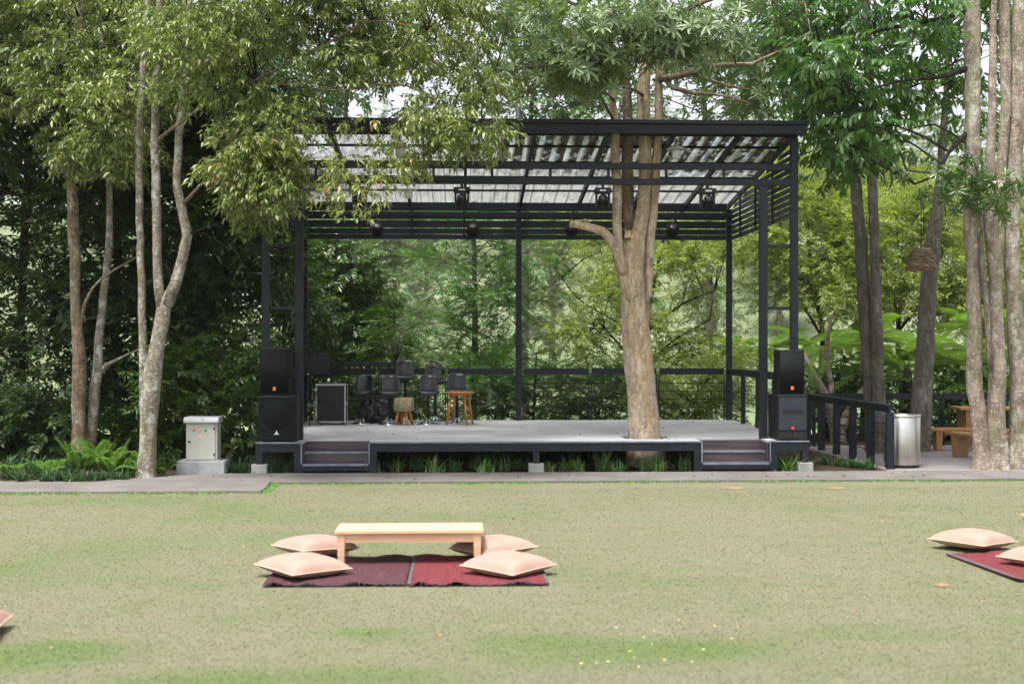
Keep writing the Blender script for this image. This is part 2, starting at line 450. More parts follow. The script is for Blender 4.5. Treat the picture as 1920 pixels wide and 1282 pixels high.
def lawn_color(nt):
    pos = coords(nt, 'World')
    n1 = noise(nt, pos, 0.55, 5, 0.6)
    n2 = noise(nt, pos, 3.2, 5, 0.65, (0.7, 1.2, 1))
    n3 = noise(nt, pos, 60, 3, 0.6)
    f = mth(nt, 'ADD', mth(nt, 'MULTIPLY', n1, 0.55), mth(nt, 'MULTIPLY', n2, 0.45))
    f = ramp(nt, f, 0.42, 0.68)
    f = mth(nt, 'MULTIPLY', f, 0.68)
    for (x, y, rx, ry, s_) in PATCHES:
        mp = nd(nt, 'ShaderNodeMapping'); mp.vector_type = 'POINT'
        mp.inputs['Location'].default_value = (-x / rx, -y / ry, 0); mp.inputs['Scale'].default_value = (1 / rx, 1 / ry, 0)
        nt.links.new(pos, mp.inputs['Vector'])
        ln = nd(nt, 'ShaderNodeVectorMath'); ln.operation = 'LENGTH'; nt.links.new(mp.outputs[0], ln.inputs[0])
        g = ramp(nt, mth(nt, 'ADD', ln.outputs['Value'], mth(nt, 'MULTIPLY', mth(nt, 'SUBTRACT', n2, 0.5), 1.6)), 1.35, 0.2)
        f = mth(nt, 'ADD', f, mth(nt, 'MULTIPLY', g, s_), True)
    f = mth(nt, 'ADD', f, mth(nt, 'MULTIPLY', mth(nt, 'SUBTRACT', n3, 0.5), 0.15), True)
    dry = mixc(nt, ramp(nt, n3, 0.3, 0.75), (0.146, 0.137, 0.089), (0.168, 0.157, 0.105))
    c = mixc(nt, f, dry, (0.098, 0.132, 0.050))
    soil = mth(nt, 'MULTIPLY', ramp(nt, noise(nt, pos, 0.9, 4, 0.6), 0.66, 0.74), 0.35)
    c = mixc(nt, soil, c, (0.24, 0.175, 0.105))
    return pos, c, n3

def mat_ground():
    m, nt, out = base_mat('ground_cover')
    pos, c, n3 = lawn_color(nt)
    sep = nd(nt, 'ShaderNodeSeparateXYZ'); nt.links.new(pos, sep.inputs[0])
    bed = ramp(nt, sep.outputs['Y'], 18.35, 18.55)
    ncol = noise(nt, pos, 7, 5, 0.65)
    soil = mixc(nt, ramp(nt, ncol, 0.35, 0.7), (0.030, 0.022, 0.014), (0.075, 0.055, 0.034))
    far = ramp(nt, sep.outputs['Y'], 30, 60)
    hl = mixc(nt, ramp(nt, noise(nt, pos, 0.06, 5, 0.6), 0.35, 0.65), (0.105, 0.14, 0.065), (0.175, 0.205, 0.12))  # hillside ground colour paled to imitate haze over the distance
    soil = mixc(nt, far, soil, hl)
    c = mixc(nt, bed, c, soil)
    pbsdf(nt, out, c, 0.95, 0, 0.1, bump(nt, mth(nt, 'ADD', n3, mth(nt, 'MULTIPLY', ncol, 0.6)), 0.2, 0.015))
    return m
M['ground'] = mat_ground()

def mat_grass():
    m, nt, out = base_mat('lawn_blades')
    pos, c, n3 = lawn_color(nt)
    a = nd(nt, 'ShaderNodeAttribute'); a.attribute_name = 'leafvar'
    k = nd(nt, 'ShaderNodeMapRange'); nt.links.new(a.outputs['Fac'], k.inputs['Value']); k.inputs['To Min'].default_value = 0.95; k.inputs['To Max'].default_value = 1.2
    cc = nd(nt, 'ShaderNodeCombineXYZ')
    for i in range(3): nt.links.new(k.outputs[0], cc.inputs[i])
    c = mixc(nt, 1.0, c, cc.outputs[0], 'MULTIPLY')
    p = pbsdf(nt, None, c, 0.7, 0, 0.15)
    t = nd(nt, 'ShaderNodeBsdfTranslucent'); nt.links.new(c, t.inputs['Color'])
    mx = nd(nt, 'ShaderNodeMixShader'); mx.inputs[0].default_value = 0.35
    nt.links.new(p.outputs[0], mx.inputs[1]); nt.links.new(t.outputs[0], mx.inputs[2]); nt.links.new(mx.outputs[0], out.inputs['Surface'])
    return m
M['grass'] = mat_grass()

def mat_roof():
    """Weathered translucent corrugated sheet with leaf litter lying in its troughs."""
    m, nt, out = base_mat('translucent_roof_sheet')
    pos = coords(nt, 'World')
    sep = nd(nt, 'ShaderNodeSeparateXYZ'); nt.links.new(pos, sep.inputs[0])
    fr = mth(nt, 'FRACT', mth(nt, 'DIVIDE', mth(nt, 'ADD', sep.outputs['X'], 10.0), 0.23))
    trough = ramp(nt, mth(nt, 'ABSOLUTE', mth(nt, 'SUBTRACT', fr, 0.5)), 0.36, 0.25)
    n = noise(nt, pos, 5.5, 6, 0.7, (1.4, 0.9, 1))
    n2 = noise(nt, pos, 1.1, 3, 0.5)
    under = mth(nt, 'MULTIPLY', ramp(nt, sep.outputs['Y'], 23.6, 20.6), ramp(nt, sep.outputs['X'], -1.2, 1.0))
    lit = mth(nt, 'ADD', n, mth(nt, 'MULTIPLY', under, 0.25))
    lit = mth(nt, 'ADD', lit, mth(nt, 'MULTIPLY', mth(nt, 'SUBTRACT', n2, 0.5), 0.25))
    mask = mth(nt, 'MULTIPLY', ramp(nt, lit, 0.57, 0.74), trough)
    stain = noise(nt, pos, 3, 5, 0.6, (3, 0.5, 1))
    wc = mixc(nt, ramp(nt, stain, 0.35, 0.75), (0.29, 0.287, 0.298), (0.175, 0.174, 0.177))
    t = nd(nt, 'ShaderNodeBsdfTranslucent'); nt.links.new(wc, t.inputs['Color'])
    tr = nd(nt, 'ShaderNodeBsdfTransparent'); tr.inputs['Color'].default_value = (0.74, 0.78, 0.77, 1)
    mx = nd(nt, 'ShaderNodeMixShader'); mx.inputs[0].default_value = 0.36
    nt.links.new(t.outputs[0], mx.inputs[1]); nt.links.new(tr.outputs[0], mx.inputs[2])
    gl = nd(nt, 'ShaderNodeBsdfGlossy'); gl.inputs['Roughness'].default_value = 0.25
    m2 = nd(nt, 'ShaderNodeMixShader'); m2.inputs[0].default_value = 0.05
    nt.links.new(mx.outputs[0], m2.inputs[1]); nt.links.new(gl.outputs[0], m2.inputs[2])
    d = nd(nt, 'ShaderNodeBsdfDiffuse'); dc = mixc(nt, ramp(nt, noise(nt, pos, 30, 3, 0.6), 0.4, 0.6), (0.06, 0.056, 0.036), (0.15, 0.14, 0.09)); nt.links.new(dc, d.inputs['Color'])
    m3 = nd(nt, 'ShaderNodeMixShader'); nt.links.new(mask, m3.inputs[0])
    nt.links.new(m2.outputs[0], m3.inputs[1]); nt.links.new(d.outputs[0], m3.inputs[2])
    nt.links.new(m3.outputs[0], out.inputs['Surface'])
    return m
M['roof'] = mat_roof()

def mat_log():
    m, nt, out = base_mat('crackled_log')
    v = coords(nt)
    vo = nd(nt, 'ShaderNodeTexVoronoi', i_Scale=14.0); vo.feature = 'DISTANCE_TO_EDGE'
    nt.links.new(v, vo.inputs['Vector'])
    c = mixc(nt, ramp(nt, noise(nt, v, 9, 4), 0.35, 0.7), (0.27, 0.21, 0.12), (0.42, 0.35, 0.22))
    c = mixc(nt, ramp(nt, vo.outputs['Distance'], 0.06, 0.015), c, (0.09, 0.055, 0.03))
    pbsdf(nt, out, c, 0.7, 0, 0.3, bump(nt, vo.outputs['Distance'], 0.3, 0.01))
    return m
M['log'] = mat_log()

def mat_bag():
    m, nt, out = base_mat('black_plastic_bag')
    v = coords(nt)
    vo = nd(nt, 'ShaderNodeTexVoronoi', i_Scale=9.0); nt.links.new(v, vo.inputs['Vector'])
    h = mth(nt, 'ADD', vo.outputs['Distance'], noise(nt, v, 7, 5, 0.6))
    pbsdf(nt, out, (0.012, 0.014, 0.020), 0.2, 0, 0.7, bump(nt, h, 1.0, 0.06))
    return m
M['bag'] = mat_bag()
# ---------------------------------------------------------------- the setting: lawn, path, terrace floor
def ground_sheet():
    xs = np.concatenate([np.linspace(-260, -40, 16), np.linspace(-36, 36, 37), np.linspace(40, 260, 16)])
    ys = np.concatenate([np.linspace(-60, 20, 17), np.linspace(22, 70, 33), np.linspace(74, 320, 50)])
    X, Y = np.meshgrid(xs, ys)
    Z = ground_z(X, Y)
    nx, ny = len(xs), len(ys)
    vs_ = np.stack([X, Y, Z], -1).reshape(-1, 3)
    fs = [(j * nx + i, j * nx + i + 1, (j + 1) * nx + i + 1, (j + 1) * nx + i) for j in range(ny - 1) for i in range(nx - 1)]
    mb = MB(); mb.add(vs_, fs, True)
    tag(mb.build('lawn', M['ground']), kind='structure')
ground_sheet()

def slab(name, poly, z0, z1, mat, seed=0, jag=0.0, org=None):
    rg = random.Random(seed)
    pts = []
    for i, p in enumerate(poly):
        q = poly[(i + 1) % len(poly)]
        L = math.hypot(q[0] - p[0], q[1] - p[1])
        k = max(1, int(L / 0.35)) if jag else 1
        for j in range(k):
            t = j / k
            e = jag * rg.uniform(-1, 1) if 0 < j else 0
            dx, dy = (q[0] - p[0]) / L, (q[1] - p[1]) / L
            pts.append((p[0] + (q[0] - p[0]) * t - dy * e, p[1] + (q[1] - p[1]) * t + dx * e))
    n = len(pts)
    mb = MB()
    mb.add([(x, y, z0) for x, y in pts] + [(x, y, z1) for x, y in pts], [tuple(range(n, 2 * n))] + [(i, (i + 1) % n, n + (i + 1) % n, n + i) for i in range(n)])
    return tag(mb.build(name, mat, bevel=0.008), kind='structure')
slab('concrete_path', [(-16, 16.5), (-2.56, 16.5), (-2.60, 17.55), (16, 17.6), (16, 18.72), (-4.15, 18.72), (-4.5, 18.25), (-5.0, 17.66), (-16, 17.6)], -0.05, 0.035, M['path'], 3, 0.012)
slab('terrace_floor', [(6.36, 18.78), (16, 18.78), (16, 23.5), (6.22, 23.5)], -0.05, 0.032, M['terrace'])

# ---------------------------------------------------------------- stage pavilion
H = 0.47
YF, YP, YB, YE = 18.83, 19.40, 24.15, 19.18
XL, XR = -2.94, 5.085           # outer post lines
EL, ER = -3.00, 5.16            # platform ends
N1, N2, N3, N4 = -2.33, -1.35, 3.556, 4.57   # step recesses
TREE = (2.83, 19.72, 0.36)
PAV = empty('stage_pavilion', (1.08, YF, 0))
tag(PAV, 'open stage with dark steel frame, grey deck and corrugated translucent roof', 'stage')
PO = (1.08, YF, 0)
def pb(mb, name, mat, parent=None, bevel=0):
    return mb.build(name, mat, parent or PAV, PO, bevel)

# deck: narrow boards joined into one surface, cut round the tree and the two step recesses
mb = MB()
y = YF + 0.03
while y < YB + 0.1:
    y2 = y + 0.146
    segs = [(EL + 0.02, ER - 0.02)]
    cuts = []
    if y < YF + 0.55: cuts += [(N1, N2), (N3, N4)]
    dy = min(abs(y - TREE[1]), abs(y2 - TREE[1])) if not (y < TREE[1] < y2) else 0
    if dy < TREE[2]:
        w = math.sqrt(TREE[2] ** 2 - dy ** 2)
        cuts.append((TREE[0] - w, TREE[0] + w))
    for a, b in cuts:
        ns = []
        for p, q in segs:
            if b <= p or a >= q: ns.append((p, q)); continue
            if a > p: ns.append((p, a))
            if b < q: ns.append((b, q))
        segs = ns
    for p, q in segs: mb.box(p, q, y, y2, H - 0.03, H)
    y += 0.150
pb(mb, 'deck', M['deck'])

# fascia channels with a pale top edge, legs, footings
fas = [(EL, N1), (N2, N3), (N4, ER)]
for a, b in fas:
    f = pb(MB().box(a, b, YF - 0.03, YF + 0.03, H - 0.14, H - 0.016), 'fascia_beam', M['steel'], bevel=0.004)
    pb(MB().box(a, b, YF - 0.045, YF + 0.03, H - 0.014, H + 0.006), 'edge_trim', M['steel_trim'], f)
for x in (N1, N2, N3, N4):
    s = -1 if x in (N1, N3) else 1     # outside of the recess
    s = {N1: -1, N2: 1, N3: -1, N4: 1}[x]
    lx = (x - 0.115, x) if s < 0 else (x, x + 0.115)
    l = pb(MB().box(lx[0], lx[1], YF - 0.032, YF + 0.075, 0.0, H - 0.142), 'front_leg', M['steel'], bevel=0.004)
    tx = (x - 0.012, x + 0.006) if s < 0 else (x - 0.006, x + 0.012)
    pb(MB().box(tx[0], tx[1], YF - 0.047, YF - 0.034, 0.155, H - 0.014), 'edge_trim', M['steel_trim'], l)
for x in (EL + 0.05, 1.10, ER - 0.06):
    pb(MB().box(x - 0.05, x + 0.05, YF - 0.028, YF + 0.07, 0.155, H - 0.142), 'front_leg', M['steel'], bevel=0.004)
    pb(MB().box(x - 0.12 + 0.01, x + 0.115, YF - 0.05, YF + 0.17, 0.0, 0.153), 'footing_block', M['concrete'], bevel=0.008)
for x in (-2.8, -0.9, 1.1, 3.1, 5.0):
    for yy in (20.9, 22.6, 24.1):
        pb(MB().box(x - 0.05, x + 0.05, yy - 0.05, yy + 0.05, -0.05, H - 0.16), 'support_leg', M['steel'])
for yy in (19.6, 20.9, 22.6, 24.1):
    if yy == 19.6:
        segs = [(EL + 0.05, TREE[0] - 0.45), (TREE[0] + 0.45, ER - 0.05)]
    else: segs = [(EL + 0.05, ER - 0.05)]
    for a, b in segs: pb(MB().box(a, b, yy - 0.04, yy + 0.04, H - 0.16, H - 0.032), 'floor_joist', M['steel'])
for x in (EL + 0.03, ER - 0.03):
    pb(MB().box(x - 0.03, x + 0.03, YF + 0.08, YB + 0.1, H - 0.14, H - 0.034), 'side_beam', M['steel'])
pb(MB().box(EL, ER, YB + 0.1, YB + 0.16, H - 0.14, H - 0.004), 'side_beam', M['steel'])

# the two short flights of steps
for a, b in ((N1, N2), (N3, N4)):
    for k in range(2):
        z = 0.157 * (k + 1); y0 = YF - 0.02 + 0.27 * k
        t = pb(MB().box(a + 0.012, b - 0.012, y0, y0 + 0.285, z - 0.028, z), 'step_tread', M['tread'])
        pb(MB().box(a + 0.012, b - 0.012, y0 - 0.012, y0 - 0.001, z - 0.03, z + 0.004), 'nosing', M['steel_trim'], t)
        pb(MB().box(a + 0.012, b - 0.012, y0 + 0.272, y0 + 0.284, z + 0.002, z + 0.126), 'step_riser', M['tread'])
    for x in (a + 0.004, b - 0.004):
        pb(MB().box(x - 0.008, x + 0.006, YF + 0.08, YF + 0.57, 0.16, H - 0.032), 'step_side', M['tread'])
    pb(MB().box(a, b, YF - 0.028, YF + 0.03, 0.055, 0.126), 'step_beam', M['steel'])

# posts, roof frame
ROOF0 = 5.20
SLOPE = 0.115
def zr(yy): return ROOF0 - SLOPE * (yy - YE)
PW = 0.055
def post(x, yy, z0, z1, w=PW, name='post'):
    return pb(MB().box(x - w, x + w, yy - w, yy + w, z0, z1), name, M['steel'], bevel=0.006)
XI_L, XI_R = -2.44, 4.61
for x in (XL, XR):
    post(x, YP, H, zr(YP) - 0.13)
for x in (XI_L, XI_R):
    post(x, YP, H, 4.32, 0.058)
for x in (XL, 1.085, XR):
    post(x, YB, H, zr(YB) - 0.16, 0.052)
for z in (3.40, 2.455):
    pb(MB().box(XI_R + 0.06, XR - 0.057, YP - 0.02, YP + 0.02, z - 0.022, z + 0.022), 'cross_bar', M['steel'])
    pb(MB().box(XL + 0.057, XI_L - 0.06, YP - 0.02, YP + 0.02, z - 0.022, z + 0.022), 'cross_bar', M['steel'])
for (z, h) in ((4.61, 0.046), (4.375, 0.046)):
    pb(MB().box(XL + 0.057, XR - 0.057, YP - 0.04, YP + 0.04, z - h, z + h), 'truss_chord', M['steel'], bevel=0.005)
xx = XL + 0.75
while xx < XR - 0.3:
    pb(MB().box(xx - 0.02, xx + 0.02, YP - 0.02, YP + 0.02, 4.423, 4.562), 'truss_strut', M['steel'])
    xx += 0.885
# eave beam with a wider lip
e = pb(MB().box(XL - 0.12, XR + 0.11, YE - 0.04, YE + 0.05, ROOF0 - 0.125, ROOF0 + 0.012), 'eave_beam', M['steel'], bevel=0.006)
pb(MB().box(XL - 0.15, XR + 0.15, YE - 0.085, YE + 0.06, ROOF0 + 0.014, ROOF0 + 0.04), 'gutter_lip', M['steel'], e, bevel=0.006)
pb(MB().box(XL - 0.15, XR + 0.15, YE - 0.085, YE - 0.055, ROOF0 + 0.042, ROOF0 + 0.072), 'gutter_lip', M['steel'], e)
RAFT = [XL, -1.95, -0.96, 0.07, 1.11, 2.22, 3.24, 4.25, XR]
for x in RAFT:
    pb(MB().bar((x, YE + 0.06, zr(YE) - 0.09), (x, YB + 0.45, zr(YB + 0.45) - 0.09), 0.05, 0.09), 'rafter', M['steel'])
for yy in (19.62, 20.3, 21.3, 22.3, 23.3):
    pb(MB().box(XL - 0.1, XR + 0.1, yy - 0.022, yy + 0.022, zr(yy) - 0.043, zr(yy) - 0.006), 'purlin', M['steel'])
# corrugated sheets, one per bay
PITCH = 0.23
edges = [XL - 0.10] + RAFT[1:-1] + [XR + 0.10]
def corr(x):
    t = ((x + 10.0) / PITCH) % 1.0
    d = abs(t - 0.5)
    return 0.042 * float(smoothstep(0.27, 0.40, d))
for a, b in zip(edges[:-1], edges[1:]):
    xs = []
    k = math.floor((a + 10) / PITCH) - 1
    while True:
        base = -10 + k * PITCH
        if base > b: break
        for t in (0.0, 0.10, 0.145, 0.19, 0.23, 0.5, 0.77, 0.81, 0.855, 0.90):
            x = base + t * PITCH
            if a < x < b + 0.05: xs.append(x)
        k += 1
    xs = [a] + xs
    y0, y1 = YE + 0.065, YB + 0.55
    vs_ = []
    for x in xs:
        for yy in (y0, y1): vs_.append((x, yy, zr(yy) + corr(x)))
    fs = [(2 * i, 2 * i + 2, 2 * i + 3, 2 * i + 1) for i in range(len(xs) - 1)]
    m_ = MB(); m_.add(vs_, fs)
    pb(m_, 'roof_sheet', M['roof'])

# back beams and louvres
pb(MB().box(XL + 0.055, XR - 0.055, YB - 0.05, YB + 0.05, 4.42, 4.575), 'back_beam', M['steel'], bevel=0.006)
pb(MB().box(XL + 0.055, XR - 0.055, YB - 0.36, YB - 0.29, 4.27, 4.36), 'lamp_rail', M['steel'], bevel=0.005)
for x in (XL + 0.09, 1.085, XR - 0.09):
    pb(MB().bar((x, YB - 0.29, 4.315), (x, YB - 0.053, 4.315), 0.04, 0.05), 'rail_bracket', M['steel'])
def tilt_slat(a, b, z, h, t, tilt, nrm):
    a = Vector(a); b = Vector(b); d = (b - a).normalized()
    n = Vector(nrm)
    up = (Vector((0, 0, 1)) * math.cos(tilt) + n * math.sin(tilt)).normalized()
    x = d.cross(up).normalized()
    R = Matrix((x, d, up)).transposed()
    return MB().obox((a + b) / 2 + Vector((0, 0, z)), (t / 2, (b - a).length / 2, h / 2), R)
for (xa, xb) in ((XL + 0.057, 1.03), (1.14, XR - 0.057)):
    for z in (4.335, 4.17, 4.035, 3.93):
        hgt = {4.335: 0.142, 4.17: 0.135, 4.035: 0.103, 3.93: 0.092}[z]
        pb(tilt_slat((xa, YB + 0.03, 0), (xb, YB + 0.03, 0), z, hgt, 0.012, 0.16, (0, 1, 0)), 'louvre_slat', M['steel'])
    n_ = 4
    for i in range(1, n_):
        x = xa + (xb - xa) * i / n_
        pb(MB().box(x - 0.02, x + 0.02, YB - 0.045, YB - 0.012, 3.885, 4.418), 'louvre_mullion', M['steel'])
for x, sgn in ((XL, -1), (XR, 1)):
    z = 3.90
    while z < 4.95:
        yb = YB - 0.057
        # the top slats stop where the roof comes down
        lim = YE + (ROOF0 - 0.14 - (z + 0.05)) / SLOPE
        yb2 = min(yb, lim)
        if yb2 > YP + 0.3:
            pb(tilt_slat((x, YP + 0.06, 0), (x, yb2, 0), z, 0.094, 0.012, 0.40, (sgn, 0, 0)), 'louvre_slat', M['steel'])
        z += 0.098
    for yy in (20.6, 21.8, 23.0):
        pb(MB().box(x - 0.055, x - 0.025, yy - 0.02, yy + 0.02, 3.85, zr(yy) - 0.14) if sgn > 0 else MB().box(x + 0.025, x + 0.055, yy - 0.02, yy + 0.02, 3.85, zr(yy) - 0.14), 'louvre_mullion', M['steel'])

# railings round the deck: board on top, thin rods, slim twin uprights
def rail_bay(a, b, name_parent=None, rods=(0.30, 0.45, 0.60, 0.75), z0=H, top=0.98, twin=True, bw=0.115):
    a = Vector(a); b = Vector(b); d = (b - a).normalized()
    g = 0.03
    t = MB().bar(a + d * g + Vector((0, 0, z0 + top - bw / 2)), b - d * g + Vector((0, 0, z0 + top - bw / 2)), 0.035, bw)
    r = pb(t, 'rail_board', M['steel'])
    for h in rods:
        pb(MB().tube([a + Vector((0, 0, z0 + top - h + 0.02)), b + Vector((0, 0, z0 + top - h + 0.02))], 0.007, 6, smooth=True), 'rail_rod', M['steel'], r)
    for p, s in ((a, 1), (b, -1)):
        q = p + d * (0.022 * s)
        pb(MB().box(q.x - 0.009, q.x + 0.009, q.y - 0.02, q.y + 0.02, z0, z0 + top - 0.116), 'rail_upright', M['steel'], r)
for (x0, x1, n_) in ((XL + 0.06, 1.02, 3), (1.15, XR - 0.06, 3)):
    for i in range(n_):
        rail_bay((x0 + (x1 - x0) * i / n_, YB + 0.06, 0), (x0 + (x1 - x0) * (i + 1) / n_, YB + 0.06, 0))
for x in (XL, XR):
    y0, y1, n_ = YP + 0.06, YB - 0.06, 4
    r = pb(MB().box(x - 0.06, x + 0.06, y0, y1, H + 0.945, H + 0.985), 'rail_board', M['steel'], bevel=0.004)
    pb(MB().box(x - 0.02, x + 0.02, y0, y1, H + 0.86, H + 0.943), 'rail_under_board', M['steel'], r)
    for h in (0.30, 0.45, 0.60, 0.75):
        pb(MB().tube([(x, y0, H + 1.0 - h), (x, y1, H + 1.0 - h)], 0.007, 6), 'rail_rod', M['steel'], r)
    for i in range(1, n_):
        yy = y0 + (y1 - y0) * i / n_
        pb(MB().box(x - 0.035, x + 0.035, yy - 0.035, yy + 0.035, H, H + 0.858), 'rail_post', M['steel'], r)
# the higher board behind the bar stools
xa, xb = at(612, 683, 24.0).x, at(741, 683, 24.0).x
rb = pb(MB().box(xa, xb, 23.93, 24.05, 1.50, 1.575), 'raised_rail_board', M['steel'], bevel=0.004)
for x in (xa + 0.1, xb - 0.1):
    pb(MB().box(x - 0.02, x + 0.02, 23.97, 24.01, H, 1.498), 'raised_rail_leg', M['steel'], rb)

# slim pole standing behind the roof
p0 = at(972, 228, 25.2)
po = empty('steel_pole', (p0.x, 25.2, 0))
pole = MB().tube([(p0.x, 25.2, 0), (p0.x, 25.2, 6.55)], 0.055, 10).build('pole_shaft', M['steel'], po, (p0.x, 25.2, 0))
MB().lathe([(0.09, 0), (0.09, 0.02), (0.06, 0.03)], 12, (p0.x, 25.2, 0.0)).build('base_plate', M['steel'], po, (p0.x, 25.2, 0))
tag(po, 'slim dark pole rising just behind the stage roof', 'pole')

# ---------------------------------------------------------------- terrace railing (right of the stage)
TZ = 0.032
def terrace_rail(name, label, a, b, n_, board='flat'):
    a = Vector(a); b = Vector(b)
    root = empty(name, (a.x, a.y, TZ)); o = (a.x, a.y, TZ)
    tag(root, label, 'railing', 'terrace railings')
    d = (b - a).normalized()
    if board == 'flat':
        MB().bar(a + Vector((0, 0, TZ + 0.955)), b + Vector((0, 0, TZ + 0.955)), 0.13, 0.03).build('rail_board', M['steel'], root, o)
        MB().bar(a + Vector((0, 0, TZ + 0.895)), b + Vector((0, 0, TZ + 0.895)), 0.035, 0.086).build('rail_under_board', M['steel'], root, o)
    else:
        for i in range(n_):
            p = a + (b - a) * (i / n_) + d * 0.03; q = a + (b - a) * ((i + 1) / n_) - d * 0.03
            MB().bar(p + Vector((0, 0, TZ + 0.91)), q + Vector((0, 0, TZ + 0.91)), 0.04, 0.11).build('rail_board', M['steel'], root, o)
    for i in range(n_ + 1):
        p = a + (b - a) * (i / n_)
        w = 0.055 if board == 'flat' else 0.03
        MB().box(p.x - w, p.x + w, p.y - w * 0.7, p.y + w * 0.7, TZ, TZ + (0.85 if board == 'flat' else 0.852)).build('rail_post', M['steel'], root, o)
    for h in (0.22, 0.37, 0.52, 0.67):
        MB().tube([a + Vector((0, 0, TZ + h)), b + Vector((0, 0, TZ + h))], 0.008, 6).build('rail_rod', M['steel'], root, o)
    return root
terrace_rail('terrace_railing', 'dark railing running back beside the stage, ending at the steel bin', (6.43, 18.98, 0), (6.36, 23.3, 0), 5)
terrace_rail('terrace_railing', 'dark railing along the far edge of the terrace behind the benches', (6.5, 23.38, 0), (12.5, 23.38, 0), 5, 'boards')
# ---------------------------------------------------------------- loudspeakers
def rounded_front(mb, w, h, d, r, z0=0.0):
    """Cabinet shell with rounded upright corners, front face toward -Y, base at z0."""
    pts = []
    for cx, cy, a0 in ((w / 2 - r, d / 2 - r, 0), (-w / 2 + r, d / 2 - r, 90), (-w / 2 + r, -d / 2 + r, 180), (w / 2 - r, -d / 2 + r, 270)):
        for k in range(5):
            a = math.radians(a0 + 90 * k / 4)
            pts.append((cx + r * math.cos(a), cy + r * math.sin(a)))
    n = len(pts)
    ins = 0.985
    rows = [(ins, z0), (1, z0 + 0.012), (1, z0 + h - 0.03), (0.985, z0 + h - 0.012), (0.95, z0 + h)]
    vs_ = [(x * s, y * s, z) for s, z in rows for x, y in pts]
    fs = [(i * n + k, i * n + (k + 1) % n, (i + 1) * n + (k + 1) % n, (i + 1) * n + k) for i in range(len(rows) - 1) for k in range(n)]
    fs.append(tuple(reversed(range(n)))); fs.append(tuple((len(rows) - 1) * n + k for k in range(n)))
    mb.add(vs_, fs, False)
    return mb

def top_speaker(loc, w, h, d, label, rz=0):
    s = empty('loudspeaker', loc, rz); tag(s, label, 'loudspeaker', 'loudspeakers at the stage corners')
    rounded_front(MB(), w, h, d, 0.05, 0.02).build('cabinet', M['spk'], s)
    # bowed steel grille
    g = MB(); n = 12
    gw, gh = w * 0.93, h - 0.06
    vs_ = []; fs = []
    for j, z in enumerate((0.05, 0.05 + gh)):
        for i in range(n + 1):
            t = i / n * 2 - 1
            vs_.append((t * gw / 2, -d / 2 - 0.004 - 0.022 * (1 - t * t), z))
    fs = [(i, i + 1, n + 2 + i, n + 1 + i) for i in range(n)]
    g.add(vs_, fs, True); gr = g.build('grille', M['grille'], s)
    gr.modifiers.new('skin', 'SOLIDIFY').thickness = 0.006
    y = -d / 2 - 0.034
    bd = MB().box(-0.021, 0.021, y, y + 0.005, 0.088, 0.140).build('badge', M['orange'], s)
    MB().box(-0.012, 0.010, y - 0.003, y - 0.0005, 0.10, 0.132).build('badge_mark', M['red'], bd)
    for x in (-w * 0.36, w * 0.36):
        for yy in (-d * 0.33, d * 0.33):
            MB().lathe([(0.02, 0), (0.02, 0.021)], 10, (x, yy, 0)).build('rubber_foot', M['black'], s)
    for sx in (-1, 1):
        MB().box(sx * w / 2 - 0.008, sx * w / 2 + 0.008, -0.07, 0.07, h * 0.55, h * 0.62).build('side_handle', M['black'], s)
    return s

def text_free_star(mb, c, r):
    vs_ = []
    for k in range(6):
        a = math.radians(90 + 60 * k); rr = r if k % 2 == 0 else r * 0.34
        vs_.append((c[0] + rr * math.cos(a), c[1], c[2] + rr * math.sin(a)))
    n = 6
    vs2 = [(x, y - 0.003, z) for x, y, z in vs_]
    mb.add(vs_ + vs2, [tuple(n + k for k in range(n))] + [(k, (k + 1) % n, n + (k + 1) % n, n + k) for k in range(n)])
    return mb

DZ = H + 0.0
# left pair
def left_sub(loc):
    w, h, d = 0.565, 0.665, 0.56
    s = empty('subwoofer', loc); tag(s, 'black subwoofer with a round cone behind its grille, left of the stage steps', 'subwoofer', 'subwoofers at the stage corners')
    rounded_front(MB(), w, h, d, 0.02, 0.015).build('cabinet', M['spk'], s)
    gr = MB().box(-w / 2 + 0.018, w / 2 - 0.018, -d / 2 - 0.012, -d / 2 - 0.002, 0.035, h - 0.01).build('grille', M['grille'], s)
    R = Matrix.Rotation(math.radians(90), 3, 'X')
    MB().lathe([(0.215, 0.0), (0.205, 0.006), (0.10, 0.003), (0.075, 0.012), (0.03, 0.018), (0.004, 0.019)], 28, (0, -d / 2 - 0.0125, 0.40), R).build('cone', M['grille'], s)
    text_free_star(MB(), (-0.01, -d / 2 - 0.013, 0.13), 0.045).build('badge', M['paleprint'], s)
    for x in (-0.2, 0.2):
        for yy in (-0.2, 0.2):
            MB().lathe([(0.02, 0), (0.02, 0.016)], 10, (x, yy, 0)).build('rubber_foot', M['black'], s)
    for sx in (-1, 1):
        MB().box(sx * w / 2 - 0.006, sx * w / 2 + 0.006, -0.09, 0.09, 0.38, 0.46).build('side_handle', M['black'], s)
    return s
xs_ = at(521, 740, 18.95).x
left_sub((xs_, 19.17, H + 0.002))
top_speaker((at(515, 740, 18.98).x, 19.17, H + 0.668), 0.445, 0.70, 0.40, 'black loudspeaker with orange badge, standing beside the tree trunks over the plain subwoofer')

